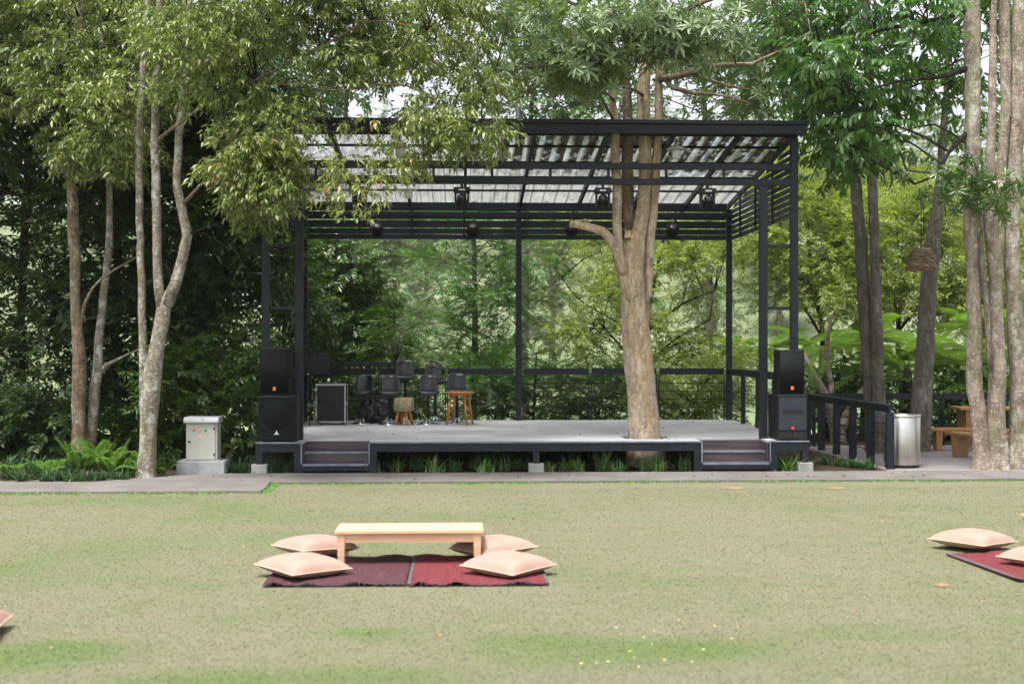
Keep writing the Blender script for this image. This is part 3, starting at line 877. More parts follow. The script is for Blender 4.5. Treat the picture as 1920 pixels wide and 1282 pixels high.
def right_sub(loc):
    w, h, d = 0.455, 0.665, 0.60
    s = empty('subwoofer', loc); tag(s, 'black slotted subwoofer with red emblem, under the loudspeaker next to the terrace railing', 'subwoofer', 'subwoofers at the stage corners')
    rounded_front(MB(), w, h, d, 0.012, 0.015).build('cabinet', M['spk'], s)
    y = -d / 2 - 0.002
    MB().box(-w / 2 + 0.02, w / 2 - 0.02, y - 0.01, y, 0.155, h - 0.03).build('front_panel', M['spk_front'], s, bevel=0.004)
    MB().box(-0.15, 0.15, y - 0.013, y - 0.0105, 0.395, 0.46).build('slot_port', M['black'], s)
    for a, b in ((-w / 2 + 0.02, -0.012), (0.012, w / 2 - 0.02)):
        MB().box(a, b, y - 0.004, y - 0.0005, 0.035, 0.13).build('slot_port', M['black'], s)
    MB().add([(-0.028, y - 0.0125, 0.185), (0.024, y - 0.0125, 0.155), (0.010, y - 0.0125, 0.185), (0.024, y - 0.0125, 0.215), (-0.028, y - 0.0165, 0.185), (0.024, y - 0.0165, 0.155), (0.010, y - 0.0165, 0.185), (0.024, y - 0.0165, 0.215)],
             [(4, 5, 6, 7), (0, 1, 5, 4), (1, 2, 6, 5), (2, 3, 7, 6), (3, 0, 4, 7)]).build('badge', M['red'], s)
    for x in (-0.17, 0.17):
        for yy in (-0.22, 0.22):
            MB().lathe([(0.02, 0), (0.02, 0.016)], 10, (x, yy, 0)).build('rubber_foot', M['black'], s)
    MB().box(-w / 2 - 0.005, -w / 2 + 0.006, -0.10, 0.10, 0.36, 0.44).build('side_handle', M['black'], s)
    return s
right_sub((at(1486, 740, 18.9).x, 19.2, H + 0.002))
top_speaker((at(1485, 740, 18.98).x, 19.17, H + 0.668), 0.40, 0.665, 0.36, 'black loudspeaker with orange badge, on the red-badged subwoofer beside the terrace railing')

# ---------------------------------------------------------------- seats and gear on the deck
def bar_stool(px, Y, seat_h, label, rz=0.0, dz=0.0):
    x = at(px, 790, Y).x
    s = empty('bar_stool', (x, Y, H), rz); tag(s, label, 'bar stool', 'black bar stools on the stage')
    MB().lathe([(0.205, 0), (0.205, 0.012), (0.19, 0.02), (0.10, 0.045), (0.05, 0.075), (0.034, 0.11)], 28).build('base', M['chrome'], s)
    MB().tube([(0, 0, 0.10), (0, 0, 0.36)], 0.032, 14).build('column', M['blackmetal'], s)
    MB().tube([(0, 0, 0.36), (0, 0, seat_h - 0.05)], 0.024, 14).build('gas_lift', M['blackmetal'], s)
    MB().lathe([(0.04, seat_h - 0.10), (0.15, seat_h - 0.035), (0.16, seat_h - 0.03)], 20).build('seat_support', M['blackmetal'], s)
    # upholstered seat pad (front toward -Y)
    n = 20; mb = MB()
    rows = [(0.80, -0.045), (0.97, -0.03), (1.0, -0.004), (0.96, 0.018), (0.82, 0.028), (0.4, 0.024)]
    prof = []
    for k in range(n):
        a = 2 * math.pi * k / n
        c_, s_ = math.cos(a), math.sin(a)
        e = 0.55
        prof.append((0.205 * math.copysign(abs(c_) ** e, c_), 0.19 * math.copysign(abs(s_) ** e, s_)))
    vs_ = [(x_ * q, y_ * q, seat_h + z - 0.02 * (y_ < 0) * (abs(y_) / 0.19) ** 2) for q, z in rows for x_, y_ in prof]
    fs = [(i * n + k, i * n + (k + 1) % n, (i + 1) * n + (k + 1) % n, (i + 1) * n + k) for i in range(len(rows) - 1) for k in range(n)]
    fs += [tuple(reversed(range(n))), tuple((len(rows) - 1) * n + k for k in range(n))]
    mb.add(vs_, fs, True).build('seat', M['leather'], s)
    # wrapped backrest
    mb = MB(); nu, nv = 11, 7
    grid = []
    for side in (0, 1):
        for j in range(nv):
            v = j / (nv - 1)
            for i in range(nu):
                u = i / (nu - 1) * 2 - 1
                ww = 0.168 * (1 - 0.10 * max(0, v - 0.75) / 0.25 * 1.0)
                th = 0.030 * (1 - abs(u) ** 6 * 0.75) * (1 - max(0, (v - 0.8) / 0.2) ** 2 * 0.8)
                yc = 0.165 + 0.045 * v - 0.075 * u * u
                zz = seat_h - 0.01 + 0.315 * v - 0.03 * (v > 0.7) * (u ** 6)
                grid.append((u * ww, yc + (th if side else -th), zz))
    K = nu * nv
    fs = []
    for j in range(nv - 1):
        for i in range(nu - 1):
            a = j * nu + i
            fs.append((a, a + 1, a + nu + 1, a + nu)); fs.append((K + a + 1, K + a, K + a + nu, K + a + nu + 1))
    ring = [i for i in range(nu)] + [j * nu + nu - 1 for j in range(1, nv)] + [(nv - 1) * nu + i for i in range(nu - 2, -1, -1)] + [j * nu for j in range(nv - 2, 0, -1)]
    for a, b in zip(ring, ring[1:] + ring[:1]): fs.append((b, a, K + a, K + b))
    mb.add(grid, fs, True).build('backrest', M['leather'], s)
    return s
bar_stool(679, 23.15, 0.585, 'black bar stool with low back beside the silver-edged case', -0.35)
bar_stool(731, 22.95, 0.585, 'black bar stool in front of the plastic bag, touching the log stool', -0.06)
bar_stool(760, 23.55, 0.85, 'black bar stool raised highest, behind the log stool', 0.10)
bar_stool(803, 23.0, 0.585, 'black bar stool standing alone between the log stool and the wooden stool', 0.0)
bar_stool(816, 23.72, 0.76, 'black bar stool half hidden behind another, against the back railing', 0.35)
bar_stool(857, 23.3, 0.605, 'black bar stool directly behind the round wooden stool', 0.12)

def log_stool():
    Y = 22.85; x = at(757.5, 790, Y).x
    s = empty('log_stool', (x, Y, H)); tag(s, 'short log stool with crackled bark drum on four stubby legs', 'stool')
    MB().lathe([(0.165, 0.25), (0.178, 0.262), (0.180, 0.37), (0.178, 0.475), (0.165, 0.485)], 28).build('seat', M['log'], s)
    for k in range(4):
        a = math.radians(20 + 90 * k)
        MB().tube([(0.165 * math.cos(a), 0.165 * math.sin(a), 0), (0.10 * math.cos(a), 0.10 * math.sin(a), 0.255)], [0.024, 0.03], 10).build('leg', M['stoolwood'], s)
log_stool()
def wooden_stool():
    Y = 22.9; x = at(862, 790, Y).x
    s = empty('wooden_stool', (x, Y, H)); tag(s, 'round orange-brown wooden stool with four splayed legs', 'stool')
    MB().lathe([(0.20, 0.555), (0.262, 0.565), (0.268, 0.58), (0.262, 0.592), (0.1, 0.594)], 32).build('seat', M['stoolwood'], s)
    MB().lathe([(0.19, 0.525), (0.20, 0.527), (0.20, 0.554)], 24).build('seat_ring', M['stoolwood'], s)
    for k in range(4):
        a = math.radians(28 + 90 * k)
        MB().tube([(0.265 * math.cos(a), 0.265 * math.sin(a), 0), (0.17 * math.cos(a), 0.17 * math.sin(a), 0.55)], [0.017, 0.024], 10).build('leg', M['stoolwood'], s)
wooden_stool()

def flight_case():
    Y = 23.1; w, h, d = 0.53, 0.70, 0.45
    x = at(620, 780, Y - d / 2).x
    s = empty('flight_case', (x, Y, H)); tag(s, 'upright black equipment case with silver metal edges on castors', 'case')
    z0 = 0.045
    MB().box(-w / 2 + 0.012, w / 2 - 0.012, -d / 2 + 0.012, d / 2 - 0.012, z0 + 0.01, z0 + h - 0.03).build('body', M['black'], s)
    e = 0.022
    for sx in (-1, 1):
        for sy in (-1, 1):
            cx, cy = sx * (w / 2 - e / 2), sy * (d / 2 - e / 2)
            MB().box(cx - e / 2, cx + e / 2, cy - e / 2, cy + e / 2, z0 + 0.025, z0 + h - 0.045).build('edge_rail', M['alu'], s)
    for z in (z0, z0 + h - 0.022 - 0.02):
        for sy in (-1, 1):
            cy = sy * (d / 2 - e / 2)
            MB().box(-w / 2, w / 2, cy - e / 2, cy + e / 2, z, z + e).build('edge_rail', M['alu'], s)
        for sx in (-1, 1):
            cx = sx * (w / 2 - e / 2)
            MB().box(cx - e / 2, cx + e / 2, -d / 2 + e, d / 2 - e, z, z + e).build('edge_rail', M['alu'], s)
    MB().box(-w / 2 + 0.01, w / 2 - 0.01, -d / 2 + 0.01, d / 2 - 0.01, z0 + h - 0.028, z0 + h - 0.016).build('lid', M['alu'], s)
    for sx in (-1, 1):
        for z in (z0 + 0.012, z0 + h - 0.03):
            MB().lathe([(0.001, -0.024), (0.018, -0.018), (0.024, 0), (0.018, 0.018), (0.001, 0.024)], 12, (sx * (w / 2 - 0.012), -d / 2 + 0.008, z)).build('corner_ball', M['alu'], s)
        for sy in (-1, 1):
            R = Matrix.Rotation(math.radians(90), 3, 'Y')
            MB().lathe([(0.0235, -0.012), (0.0235, 0.012)], 14, (sx * 0.19, sy * 0.15, 0.0235), R).build('castor', M['black'], s)
    MB().box(w / 2 - 0.012, w / 2 + 0.006, -0.06, 0.06, z0 + 0.3, z0 + 0.36).build('side_handle', M['alu'], s)
flight_case()

def plastic_bag():
    Y = 23.45; c = at(700, 787, Y)
    mb = MB(); nu, nv = 28, 14; rg = random.Random(4)
    vs_ = []
    for j in range(nv + 1):
        th = math.pi * j / nv
        for i in range(nu):
            ph = 2 * math.pi * i / nu
            r = 1 + 0.10 * math.sin(3 * ph + 1) * math.sin(2 * th) + 0.07 * math.sin(7 * ph + 4 * th) + 0.05 * math.sin(11 * ph - 6 * th) + rg.uniform(-0.05, 0.05)
            z = 0.24 + 0.25 * r * math.cos(th)
            vs_.append((0.30 * r * math.sin(th) * math.cos(ph), 0.22 * r * math.sin(th) * math.sin(ph), max(0.003, z)))
    fs = [(j * nu + i, (j + 1) * nu + i, (j + 1) * nu + (i + 1) % nu, j * nu + (i + 1) % nu) for j in range(nv) for i in range(nu)]
    mb.add(vs_, fs, False)
    o = mb.build('plastic_bag', M['bag']); o.location = (c.x, Y, H)
    tag(o, 'crumpled shiny black plastic bag on the deck behind the bar stools', 'bag')
plastic_bag()

def music_stand():
    Y = 23.5; x = at(583, 790, Y).x
    s = empty('music_stand', (x, Y, H)); tag(s, 'black music stand with perforated desk beside the stage post', 'music stand')
    MB().tube([(0, 0, 0.28), (0, 0, 1.05)], 0.014, 10).build('pole', M['black'], s)
    for k in range(3):
        a = math.radians(100 + 120 * k)
        MB().tube([(0, 0, 0.30), (0.24 * math.cos(a), 0.24 * math.sin(a), 0.012)], 0.009, 8).build('leg', M['black'], s)
    # desk with square holes: strips and rungs
    mb = MB(); w, h = 0.46, 0.33; cx = 0.10; z0 = 0.93
    nx, nz = 9, 6
    for i in range(nx + 1):
        xx = cx - w / 2 + w * i / nx
        mb.box(xx - 0.017, xx + 0.017, -0.012, 0.0, z0, z0 + h)
    for j in range(nz + 1):
        zz = z0 + h * j / nz
        mb.box(cx - w / 2 - 0.017, cx + w / 2 + 0.017, -0.0135, 0.0015, zz - 0.018, zz + 0.018)
    mb.build('desk', M['black'], s)
    MB().box(cx - w / 2 - 0.02, cx + w / 2 + 0.02, -0.065, -0.0145, z0 - 0.03, z0 - 0.019).build('ledge', M['black'], s)
    MB().box(-0.02, 0.02, -0.02, 0.03, 1.0, 1.07).build('bracket', M['black'], s)
music_stand()

def mic_stand():
    Y = 22.75; x = at(583, 795, Y).x
    s = empty('microphone_stand', (x, Y, H)); tag(s, 'black tripod microphone stand with its boom slanting across the case', 'stand')
    MB().tube([(0, 0, 0.10), (0.07, 0, 0.62)], 0.012, 8).build('pole', M['black'], s)
    MB().tube([(0.055, 0, 0.60), (0.10, 0, 0.64)], 0.026, 10).build('clutch', M['alu'], s)
    b0 = at(590, 735, Y); b1 = at(645, 785, Y)
    MB().tube([(b0.x - x, -0.03, b0.z - H), (b1.x - x, -0.03, b1.z - H)], 0.009, 8).build('boom', M['black'], s)
    for k in range(3):
        a = math.radians(30 + 120 * k)
        MB().tube([(0, 0, 0.16), (0.20 * math.cos(a), 0.20 * math.sin(a), 0.014)], 0.010, 8).build('leg', M['black'], s)
mic_stand()

# ---------------------------------------------------------------- lamps under the roof
def moving_head():
    s = empty('moving_head_light', (0, 0, 0))
    MB().box(-0.02, 0.02, -0.03, 0.03, -0.05, 0.0).build('clamp', M['black'], s)
    b = MB().box(-0.125, 0.125, -0.10, 0.10, -0.135, -0.052).build('base', M['black'], s, bevel=0.015)
    MB().box(-0.05, 0.045, -0.1015, -0.1005, -0.105, -0.085).build('base_print', M['paleprint'], b)
    for sx in (-1, 1):
        MB().box(sx * 0.095 - 0.016, sx * 0.095 + 0.016, -0.06, 0.06, -0.34, -0.137).build('yoke_arm', M['black'], s, bevel=0.012)
    R = Matrix.Rotation(math.radians(58), 3, 'X')
    h = MB().lathe([(0.02, -0.13), (0.06, -0.125), (0.076, -0.09), (0.078, 0.05), (0.070, 0.12), (0.066, 0.125)], 20, (0, -0.01, -0.275), R).build('head', M['spk'], s)
    # pale arc print over the lens end
    arc = MB(); n = 10; vs_ = []
    for k in range(n + 1):
        a = math.radians(10 + 160 * k / n)
        for rr in (0.055, 0.075):
            vs_.append((rr * math.cos(a), -0.112, -0.255 + rr * 0.85 * math.sin(a)))
    vs2 = [(x, y + 0.012, z) for x, y, z in vs_]
    m = len(vs_)
    fs = [(2 * k, 2 * k + 2, 2 * k + 3, 2 * k + 1) for k in range(n)] + [(2 * k, m + 2 * k, m + 2 * k + 2, 2 * k + 2) for k in range(n)] + [(2 * k + 1, 2 * k + 3, m + 2 * k + 3, m + 2 * k + 1) for k in range(n)]
    arc.add(vs_ + vs2, fs).build('pale_arc', M['whitelamp'], h)
    MB().lathe([(0.055, 0.126), (0.04, 0.135), (0.002, 0.14)], 18, (0, -0.01, -0.275), R).build('lens', M['leather'], h)
    return s
mh = moving_head()
for i, (px, lb) in enumerate(((674, 'black moving-head light half covered by hanging leaves'), (866, 'black moving-head light clear of leaves on the open roof side of the tree'),
                              (1130, 'black moving-head light directly beside the trunks growing through the roof'), (1326, 'black moving-head light nearest the roof end beside the terrace'))):
    o = mh if i == 0 else copy_tree(mh)
    o.location = (at(px, 360, YP).x, YP, 4.328)
    tag(o, lb, 'stage light', 'moving-head lights on the front truss')
    o.rotation_euler.z = (0.1, 0.0, -0.05, 0.05)[i]

def par_can():
    s = empty('spotlight', (0, 0, 0))
    MB().tube([(0, 0, 0), (0, 0, -0.075)], 0.011, 8).build('stem', M['alu'], s)
    for sx in (-1, 1):
        MB().bar((0, 0, -0.075), (sx * 0.125, 0, -0.095), 0.025, 0.006).build('yoke_top', M['black'], s)
        MB().bar((sx * 0.125, 0, -0.092), (sx * 0.125, 0, -0.26), 0.025, 0.006, (1, 0, 0)).build('yoke_arm', M['black'], s)
    R = Matrix.Rotation(math.radians(50), 3, 'X')
    MB().lathe([(0.05, -0.10), (0.095, -0.09), (0.108, -0.02), (0.108, 0.11), (0.115, 0.125), (0.10, 0.126)], 22, (0, 0, -0.25), R).build('housing', M['spk'], s)
    MB().lathe([(0.099, 0.1265), (0.05, 0.14), (0.003, 0.144)], 20, (0, 0, -0.25), R).build('lens', M['leather'], s)
    return s
pc = par_can()
for i, (px, lb) in enumerate(((708, 'black spotlight farthest from the terrace on the back lamp rail'), (887, 'black spotlight above the wooden stool on the back lamp rail'),
                              (1072, 'black spotlight behind the sawn branch stub on the back lamp rail'), (1261, 'black spotlight between the tree and the corner post on the back lamp rail'))):
    o = pc if i == 0 else copy_tree(pc)
    yy = YB - 0.325
    o.location = (at(px, 420, yy).x, yy, 4.268)
    tag(o, lb, 'spotlight', 'spotlights on the back lamp rail')

def pendant(loc, top, label, shade='whitelamp'):
    s = empty('pendant_lamp', loc); tag(s, label, 'lamp', 'pendant lamps under the roof')
    MB().tube([(0, 0, 0.06), (0, 0, top - loc[2])], 0.010, 8).build('stem', M['black'], s)
    MB().lathe([(0.155, -0.01), (0.16, 0.0), (0.10, 0.035), (0.04, 0.055), (0.02, 0.075)], 26).build('lamp_shade', M[shade], s)
    MB().lathe([(0.052, -0.15), (0.066, -0.14), (0.072, -0.05), (0.06, -0.012)], 20).build('glass', M['whitelamp'], s)
p = at(766, 355, 22.0); pendant(p, zr(22.0) - 0.05, 'white pendant lamp hanging in the open bay away from the tree')
p = at(750, 276, 19.75); pendant(p, zr(19.75) - 0.04, 'pale pendant lamp among the hanging leaves near the eave', 'greylamp')
p = at(1268, 280, 19.75); pendant(p, zr(19.75) - 0.04, 'grey-shaded pendant lamp beside the trunks growing through the roof', 'greylamp')

# ---------------------------------------------------------------- control cabinet
def cabinet():
    pX = at(375.5, 890, 18.66)
    o = empty('concrete_plinth', (pX.x, 18.9, 0.0)); 
    MB().box(-0.345, 0.345, -0.24, 0.24, 0.0, 0.215).build('block', M['plinth'], o, bevel=0.012)
    MB().box(-0.27, 0.27, -0.18, 0.18, 0.2155, 0.228).build('mortar_bed', M['concrete'], o, bevel=0.006)
    tag(o, 'grey concrete plinth under the electrical cabinet', 'plinth')
    s = empty('electrical_cabinet', (pX.x + 0.0, 18.9, 0.228)); tag(s, 'pale metal electrical cabinet with hood and small coloured buttons', 'cabinet')
    w, h, d = 0.45, 0.535, 0.28
    MB().box(-w / 2, w / 2, -d / 2, d / 2, 0, h).build('body', M['cab'], s, bevel=0.006)
    dr = MB().box(-w / 2 + 0.004, w / 2 - 0.028, -d / 2 - 0.02, -d / 2 - 0.001, 0.006, h - 0.008).build('door', M['cab'], s, bevel=0.004)
    y = -d / 2 - 0.0205
    R = Matrix.Rotation(math.radians(90), 3, 'X')
    for x, m in ((-0.105, 'red'), (-0.022, 'amber'), (0.06, 'green')):
        MB().lathe([(0.017, 0), (0.017, 0.008), (0.012, 0.014)], 14, (x, y, 0.435), R).build('button', M[m], dr)
    MB().box(-0.04, -0.004, y - 0.002, y, 0.325, 0.363).build('sticker', M['pinktag'], dr)
    MB().box(-0.19, -0.16, y - 0.012, y, 0.255, 0.278).build('lock', M['black'], dr)
    for z in (0.455, 0.08):
        MB().tube([(w / 2 - 0.043, y - 0.004, z - 0.018), (w / 2 - 0.043, y - 0.004, z + 0.018)], 0.009, 8).build('hinge', M['black'], dr)
    hood = MB()
    prof = [(-d / 2 - 0.055, h + 0.002), (-d / 2 - 0.055, h + 0.03), (-d / 2 - 0.03, h + 0.085), (d / 2 + 0.03, h + 0.085), (d / 2 + 0.03, h + 0.002)]
    n = len(prof); ww = w / 2 + 0.026
    hood.add([(-ww, yy, z) for yy, z in prof] + [(ww, yy, z) for yy, z in prof], [tuple(range(n)), tuple(reversed(range(n, 2 * n)))] + [(k, n + k, n + (k + 1) % n, (k + 1) % n) for k in range(n)])
    hd = hood.build('hood', M['cabtop'], s, bevel=0.006)
    MB().lathe([(0.008, 0), (0.008, 0.006)], 10, (0.02, -d / 2 - 0.044, h + 0.055), R).build('screw', M['black'], hd)
cabinet()

# ---------------------------------------------------------------- steel bin, benches, table, hanging basket
def bin_():
    s = empty('litter_bin', (6.745, 19.36, TZ)); tag(s, 'tall round stainless steel litter bin at the end of the railing', 'bin')
    MB().lathe([(0.255, 0), (0.255, 0.04)], 40).build('base_ring', M['black'], s)
    MB().lathe([(0.268, 0.041), (0.272, 0.05), (0.272, 0.76), (0.268, 0.765)], 64).build('body', M['stainless'], s)
    MB().lathe([(0.276, 0.766), (0.280, 0.775), (0.276, 0.80), (0.20, 0.804), (0.195, 0.79), (0.15, 0.75)], 64).build('rim', M['stainless'], s)
bin_()

def slab_bench(loc, rz, L, w, hgt, label, name='bench', grp='slab benches on the terrace', cat='bench'):
    s = empty(name, loc, rz); tag(s, label, cat, grp)
    rg = random.Random(int(L * 100))
    mb = MB(); n = 14
    t = 0.05
    vs_ = []
    for i in range(n + 1):
        x = -L / 2 + L * i / n
        e1, e2 = rg.uniform(-0.02, 0.02), rg.uniform(-0.02, 0.02)
        for z in (hgt - t, hgt):
            vs_ += [(x, -w / 2 + e1, z), (x, w / 2 + e2, z)]
    fs = []
    for i in range(n):
        a, b = 4 * i, 4 * i + 4
        fs += [(a + 2, b + 2, b + 3, a + 3), (a + 1, b + 1, b, a), (a, b, b + 2, a + 2), (a + 3, b + 3, b + 1, a + 1)]
    fs += [(0, 2, 3, 1), (4 * n + 1, 4 * n + 3, 4 * n + 2, 4 * n)]
    mb.add(vs_, fs).build('top_slab', M['bench'], s, bevel=0.006)
    for sx in (-1, 1):
        x = sx * (L / 2 - 0.16)
        m_ = MB()
        m_.add([(x - 0.045, -w * 0.36, 0), (x + 0.045, -w * 0.36, 0), (x + 0.045, w * 0.36, 0), (x - 0.045, w * 0.36, 0),
                (x - 0.06, -w * 0.45, hgt - t - 0.001), (x + 0.06, -w * 0.45, hgt - t - 0.001), (x + 0.06, w * 0.45, hgt - t - 0.001), (x - 0.06, w * 0.45, hgt - t - 0.001)],
               [(3, 2, 1, 0), (4, 5, 6, 7), (0, 1, 5, 4), (1, 2, 6, 5), (2, 3, 7, 6), (3, 0, 4, 7)])
        m_.build('leg', M['bench'], s, bevel=0.006)
    return s
g = at(1800, 838, 22.2)
slab_bench((g.x + 0.02, 22.25, TZ), -0.10, 1.10, 0.34, 0.40, 'wooden slab bench with tilted plank legs seen between the bin and the tree')
slab_bench((at(1838, 860, 20.6).x, 20.65, TZ), -1.18, 1.15, 0.36, 0.41, 'wooden slab bench end-on, closest to the tree trunks by the path')
slab_bench((at(1868, 790, 22.9).x, 22.85, TZ), -0.08, 1.5, 0.62, 0.74, 'wooden slab table behind the benches at the far railing', 'wooden_table', None, 'table')
slab_bench((at(1905, 800, 21.9).x, 21.6, TZ), -0.1, 0.9, 0.34, 0.42, 'wooden slab bench seen only between the two thick trunks')

def basket():
    Y = 20.4; c = at(1727, 508, Y); k = Y / FPX
    s = empty('twig_basket', (c.x, Y, c.z)); tag(s, 'brown basket of stacked twigs hanging from a branch', 'basket')
    rg = random.Random(11)
    R0, Ht = 0.19, 0.36
    for row in range(13):
        z = 0.015 + Ht * row / 13
        r = R0 * (1.10 - 0.42 * (row / 13) ** 1.3)
        nseg = 6
        off = row * 0.5 + rg.uniform(-0.2, 0.2)
        for i in range(nseg):
            a = off + 2 * math.pi * i / nseg
            t = Vector((-math.sin(a), math.cos(a), 0)); p = Vector((math.cos(a), math.sin(a), 0)) * r * 0.93
            hl = r * rg.uniform(0.60, 0.98)
            q = Vector((0, 0, z + rg.uniform(-0.006, 0.006)))
            dz = Vector((0, 0, rg.uniform(-0.03, 0.03)))
            MB().tube([p - t * hl + q - dz, p + q + Vector((0, 0, 0.004)), p + t * hl + q + dz], [0.010, rg.uniform(0.011, 0.017), 0.008], 6).build('twig', M['twig' if rg.random() < 0.6 else 'twig_pale'], s)
    # small ring above and the hanging wires
    pts = [Vector((0.10 * math.cos(a), 0.10 * math.sin(a), 0.52)) for a in np.linspace(0, 2 * math.pi, 19)]
    MB().tube(pts, 0.007, 6, caps=False).build('hoop', M['twig'], s)
    for i in range(4):
        a = math.pi / 4 + i * math.pi / 2
        MB().tube([(0.10 * math.cos(a), 0.10 * math.sin(a), 0.52), (0.14 * math.cos(a), 0.14 * math.sin(a), Ht)], 0.004, 5).build('hanger', M['black'], s)
    MB().tube([(0, 0, 0.30), (0, 0, 1.25)], 0.008, 6).build('hanging_wire', M['black'], s)
    MB().tube([(0.03, 0, 0.50), (0.045, 0, 0.9), (0.02, 0.0, 1.25)], 0.006, 6).build('hanging_wire', M['black'], s)
basket()

# ---------------------------------------------------------------- rugs, low tables, cushions on the lawn
def rug(name, label, x0, x1, y0, y1, mat, rz=0.0, edge_left=False, edge_right=False, seed=0, grp='woven rugs on the lawn'):
    rg = random.Random(seed)
    cx, cy = (x0 + x1) / 2, (y0 + y1) / 2
    w, h = (x1 - x0), (y1 - y0)
    nx, ny = 44, 20
    ph = [rg.uniform(0, 6.28) for _ in range(4)]
    def z(u, v):
        fr = math.exp(-v * 9)      # ripples along the near edge
        bk = math.exp(-(1 - v) * 8)
        rp = max(0.0, math.sin(u * 19 + ph[0] + 1.5 * math.sin(u * 5 + ph[1])))
        return 0.022 + 0.022 * fr * rp + 0.020 * bk * max(0, math.sin(u * 11 + ph[2])) + 0.003 * math.sin(u * 7 + v * 5 + ph[3])
    vs_ = [(-w / 2 + w * i / nx, -h / 2 + h * j / ny + (0.006 * math.sin(i * 1.3 + seed) if j in (0, ny) else 0), z(i / nx, j / ny)) for j in range(ny + 1) for i in range(nx + 1)]
    fs = [(j * (nx + 1) + i, j * (nx + 1) + i + 1, (j + 1) * (nx + 1) + i + 1, (j + 1) * (nx + 1) + i) for j in range(ny) for i in range(nx)]
    root = empty(name, (cx, cy, 0), rz); tag(root, label, 'rug', grp)
    o = MB().add(vs_, fs, True).build('weave', mat, root)
    so = o.modifiers.new('thickness', 'SOLIDIFY'); so.thickness = 0.008
    def strip(i0, i1, nm):
        v2 = []; 
        for j in range(ny + 1):
            for i in (i0, i1):
                v2.append((-w / 2 + w * i / nx, -h / 2 + h * j / ny, z(i / nx, j / ny) + 0.003))
        f2 = [(2 * j, 2 * j + 1, 2 * j + 3, 2 * j + 2) for j in range(ny)]
        MB().add(v2, f2, True).build(nm, M['rug_edge'], root)
    if edge_left: strip(0, 0.9, 'edge_binding')
    if edge_right: strip(nx - 0.9, nx, 'edge_binding')
    # fringe threads along the near hem
    mb = MB()
    for k in range(70):
        u = rg.random(); x = -w / 2 + w * u
        zz = z(u, 0)
        mb.tube([(x, -h / 2 + 0.005, zz), (x + rg.uniform(-0.008, 0.008), -h / 2 - rg.uniform(0.012, 0.03), zz * 0.5)], 0.0025, 3, caps=False)
    fr = mb.build('fringe', M['rug_edge'], root); fr['kind'] = 'stuff'
    return root
Y0, Y1 = 10.08, 11.40
rug('plum_rug', 'dark plum woven rug under the low table, beside the red one', -1.556, -0.433, Y0, Y1, M['rug_purple'], 0.0, False, False, 1)
rug('red_rug', 'red woven rug under the low table, joined to the plum one', -0.425, 0.69, Y0 - 0.02, Y1 + 0.01, M['rug_red'], 0.0, True, True, 2)
rug('red_rug', 'red woven rug cut off by the picture edge', 4.40, 6.7, 10.12, 11.45, M['rug_red'], 0.06, True, False, 5)

def low_table(loc, label, rz=0.0):
    s = empty('low_table', loc, rz); tag(s, label, 'table', 'low pine tables')
    w, d, h = 1.27, 0.47, 0.285
    for k in range(3):
        y0 = -d / 2 + d * k / 3
        MB().box(-w / 2, w / 2, y0 + 0.0015, y0 + d / 3 - 0.0015, h - 0.028, h).build('plank', M['pine'], s, bevel=0.003)
    for sy in (-1, 1):
        yy = sy * (d / 2 - 0.035)
        MB().box(-w / 2 + 0.085, w / 2 - 0.085, yy - 0.011, yy + 0.011, h - 0.103, h - 0.029).build('apron', M['pine'], s)
    for sx in (-1, 1):
        xx = sx * (w / 2 - 0.052)
        MB().box(xx - 0.011, xx + 0.011, -d / 2 + 0.065, d / 2 - 0.065, h - 0.103, h - 0.029).build('apron', M['pine'], s)
        for sy in (-1, 1):
            yy = sy * (d / 2 - 0.047)
            m_ = MB(); a = 0.034
            lo = (0.024, 0.024)
            x_in = -sx * 0.02
            m_.add([(xx - a * 0.8, yy - a * 0.8, 0.0), (xx + a * 0.8, yy - a * 0.8, 0), (xx + a * 0.8, yy + a * 0.8, 0), (xx - a * 0.8, yy + a * 0.8, 0),
                    (xx - a, yy - a, h - 0.029), (xx + a, yy - a, h - 0.029), (xx + a, yy + a, h - 0.029), (xx - a, yy + a, h - 0.029)],
                   [(3, 2, 1, 0), (4, 5, 6, 7), (0, 1, 5, 4), (1, 2, 6, 5), (2, 3, 7, 6), (3, 0, 4, 7)])
            m_.build('leg', M['pine'], s, bevel=0.003)
    return s
tx = at(767.5, 1010, 11.0).x
low_table((tx, 11.21, 0.026), 'low pale pine table standing on the plum and red rugs', 0.0)
low_table((at(1913, 1000, 11.4).x + 0.835, 11.62, 0.026), 'low pine table cut off by the picture edge', 0.0)

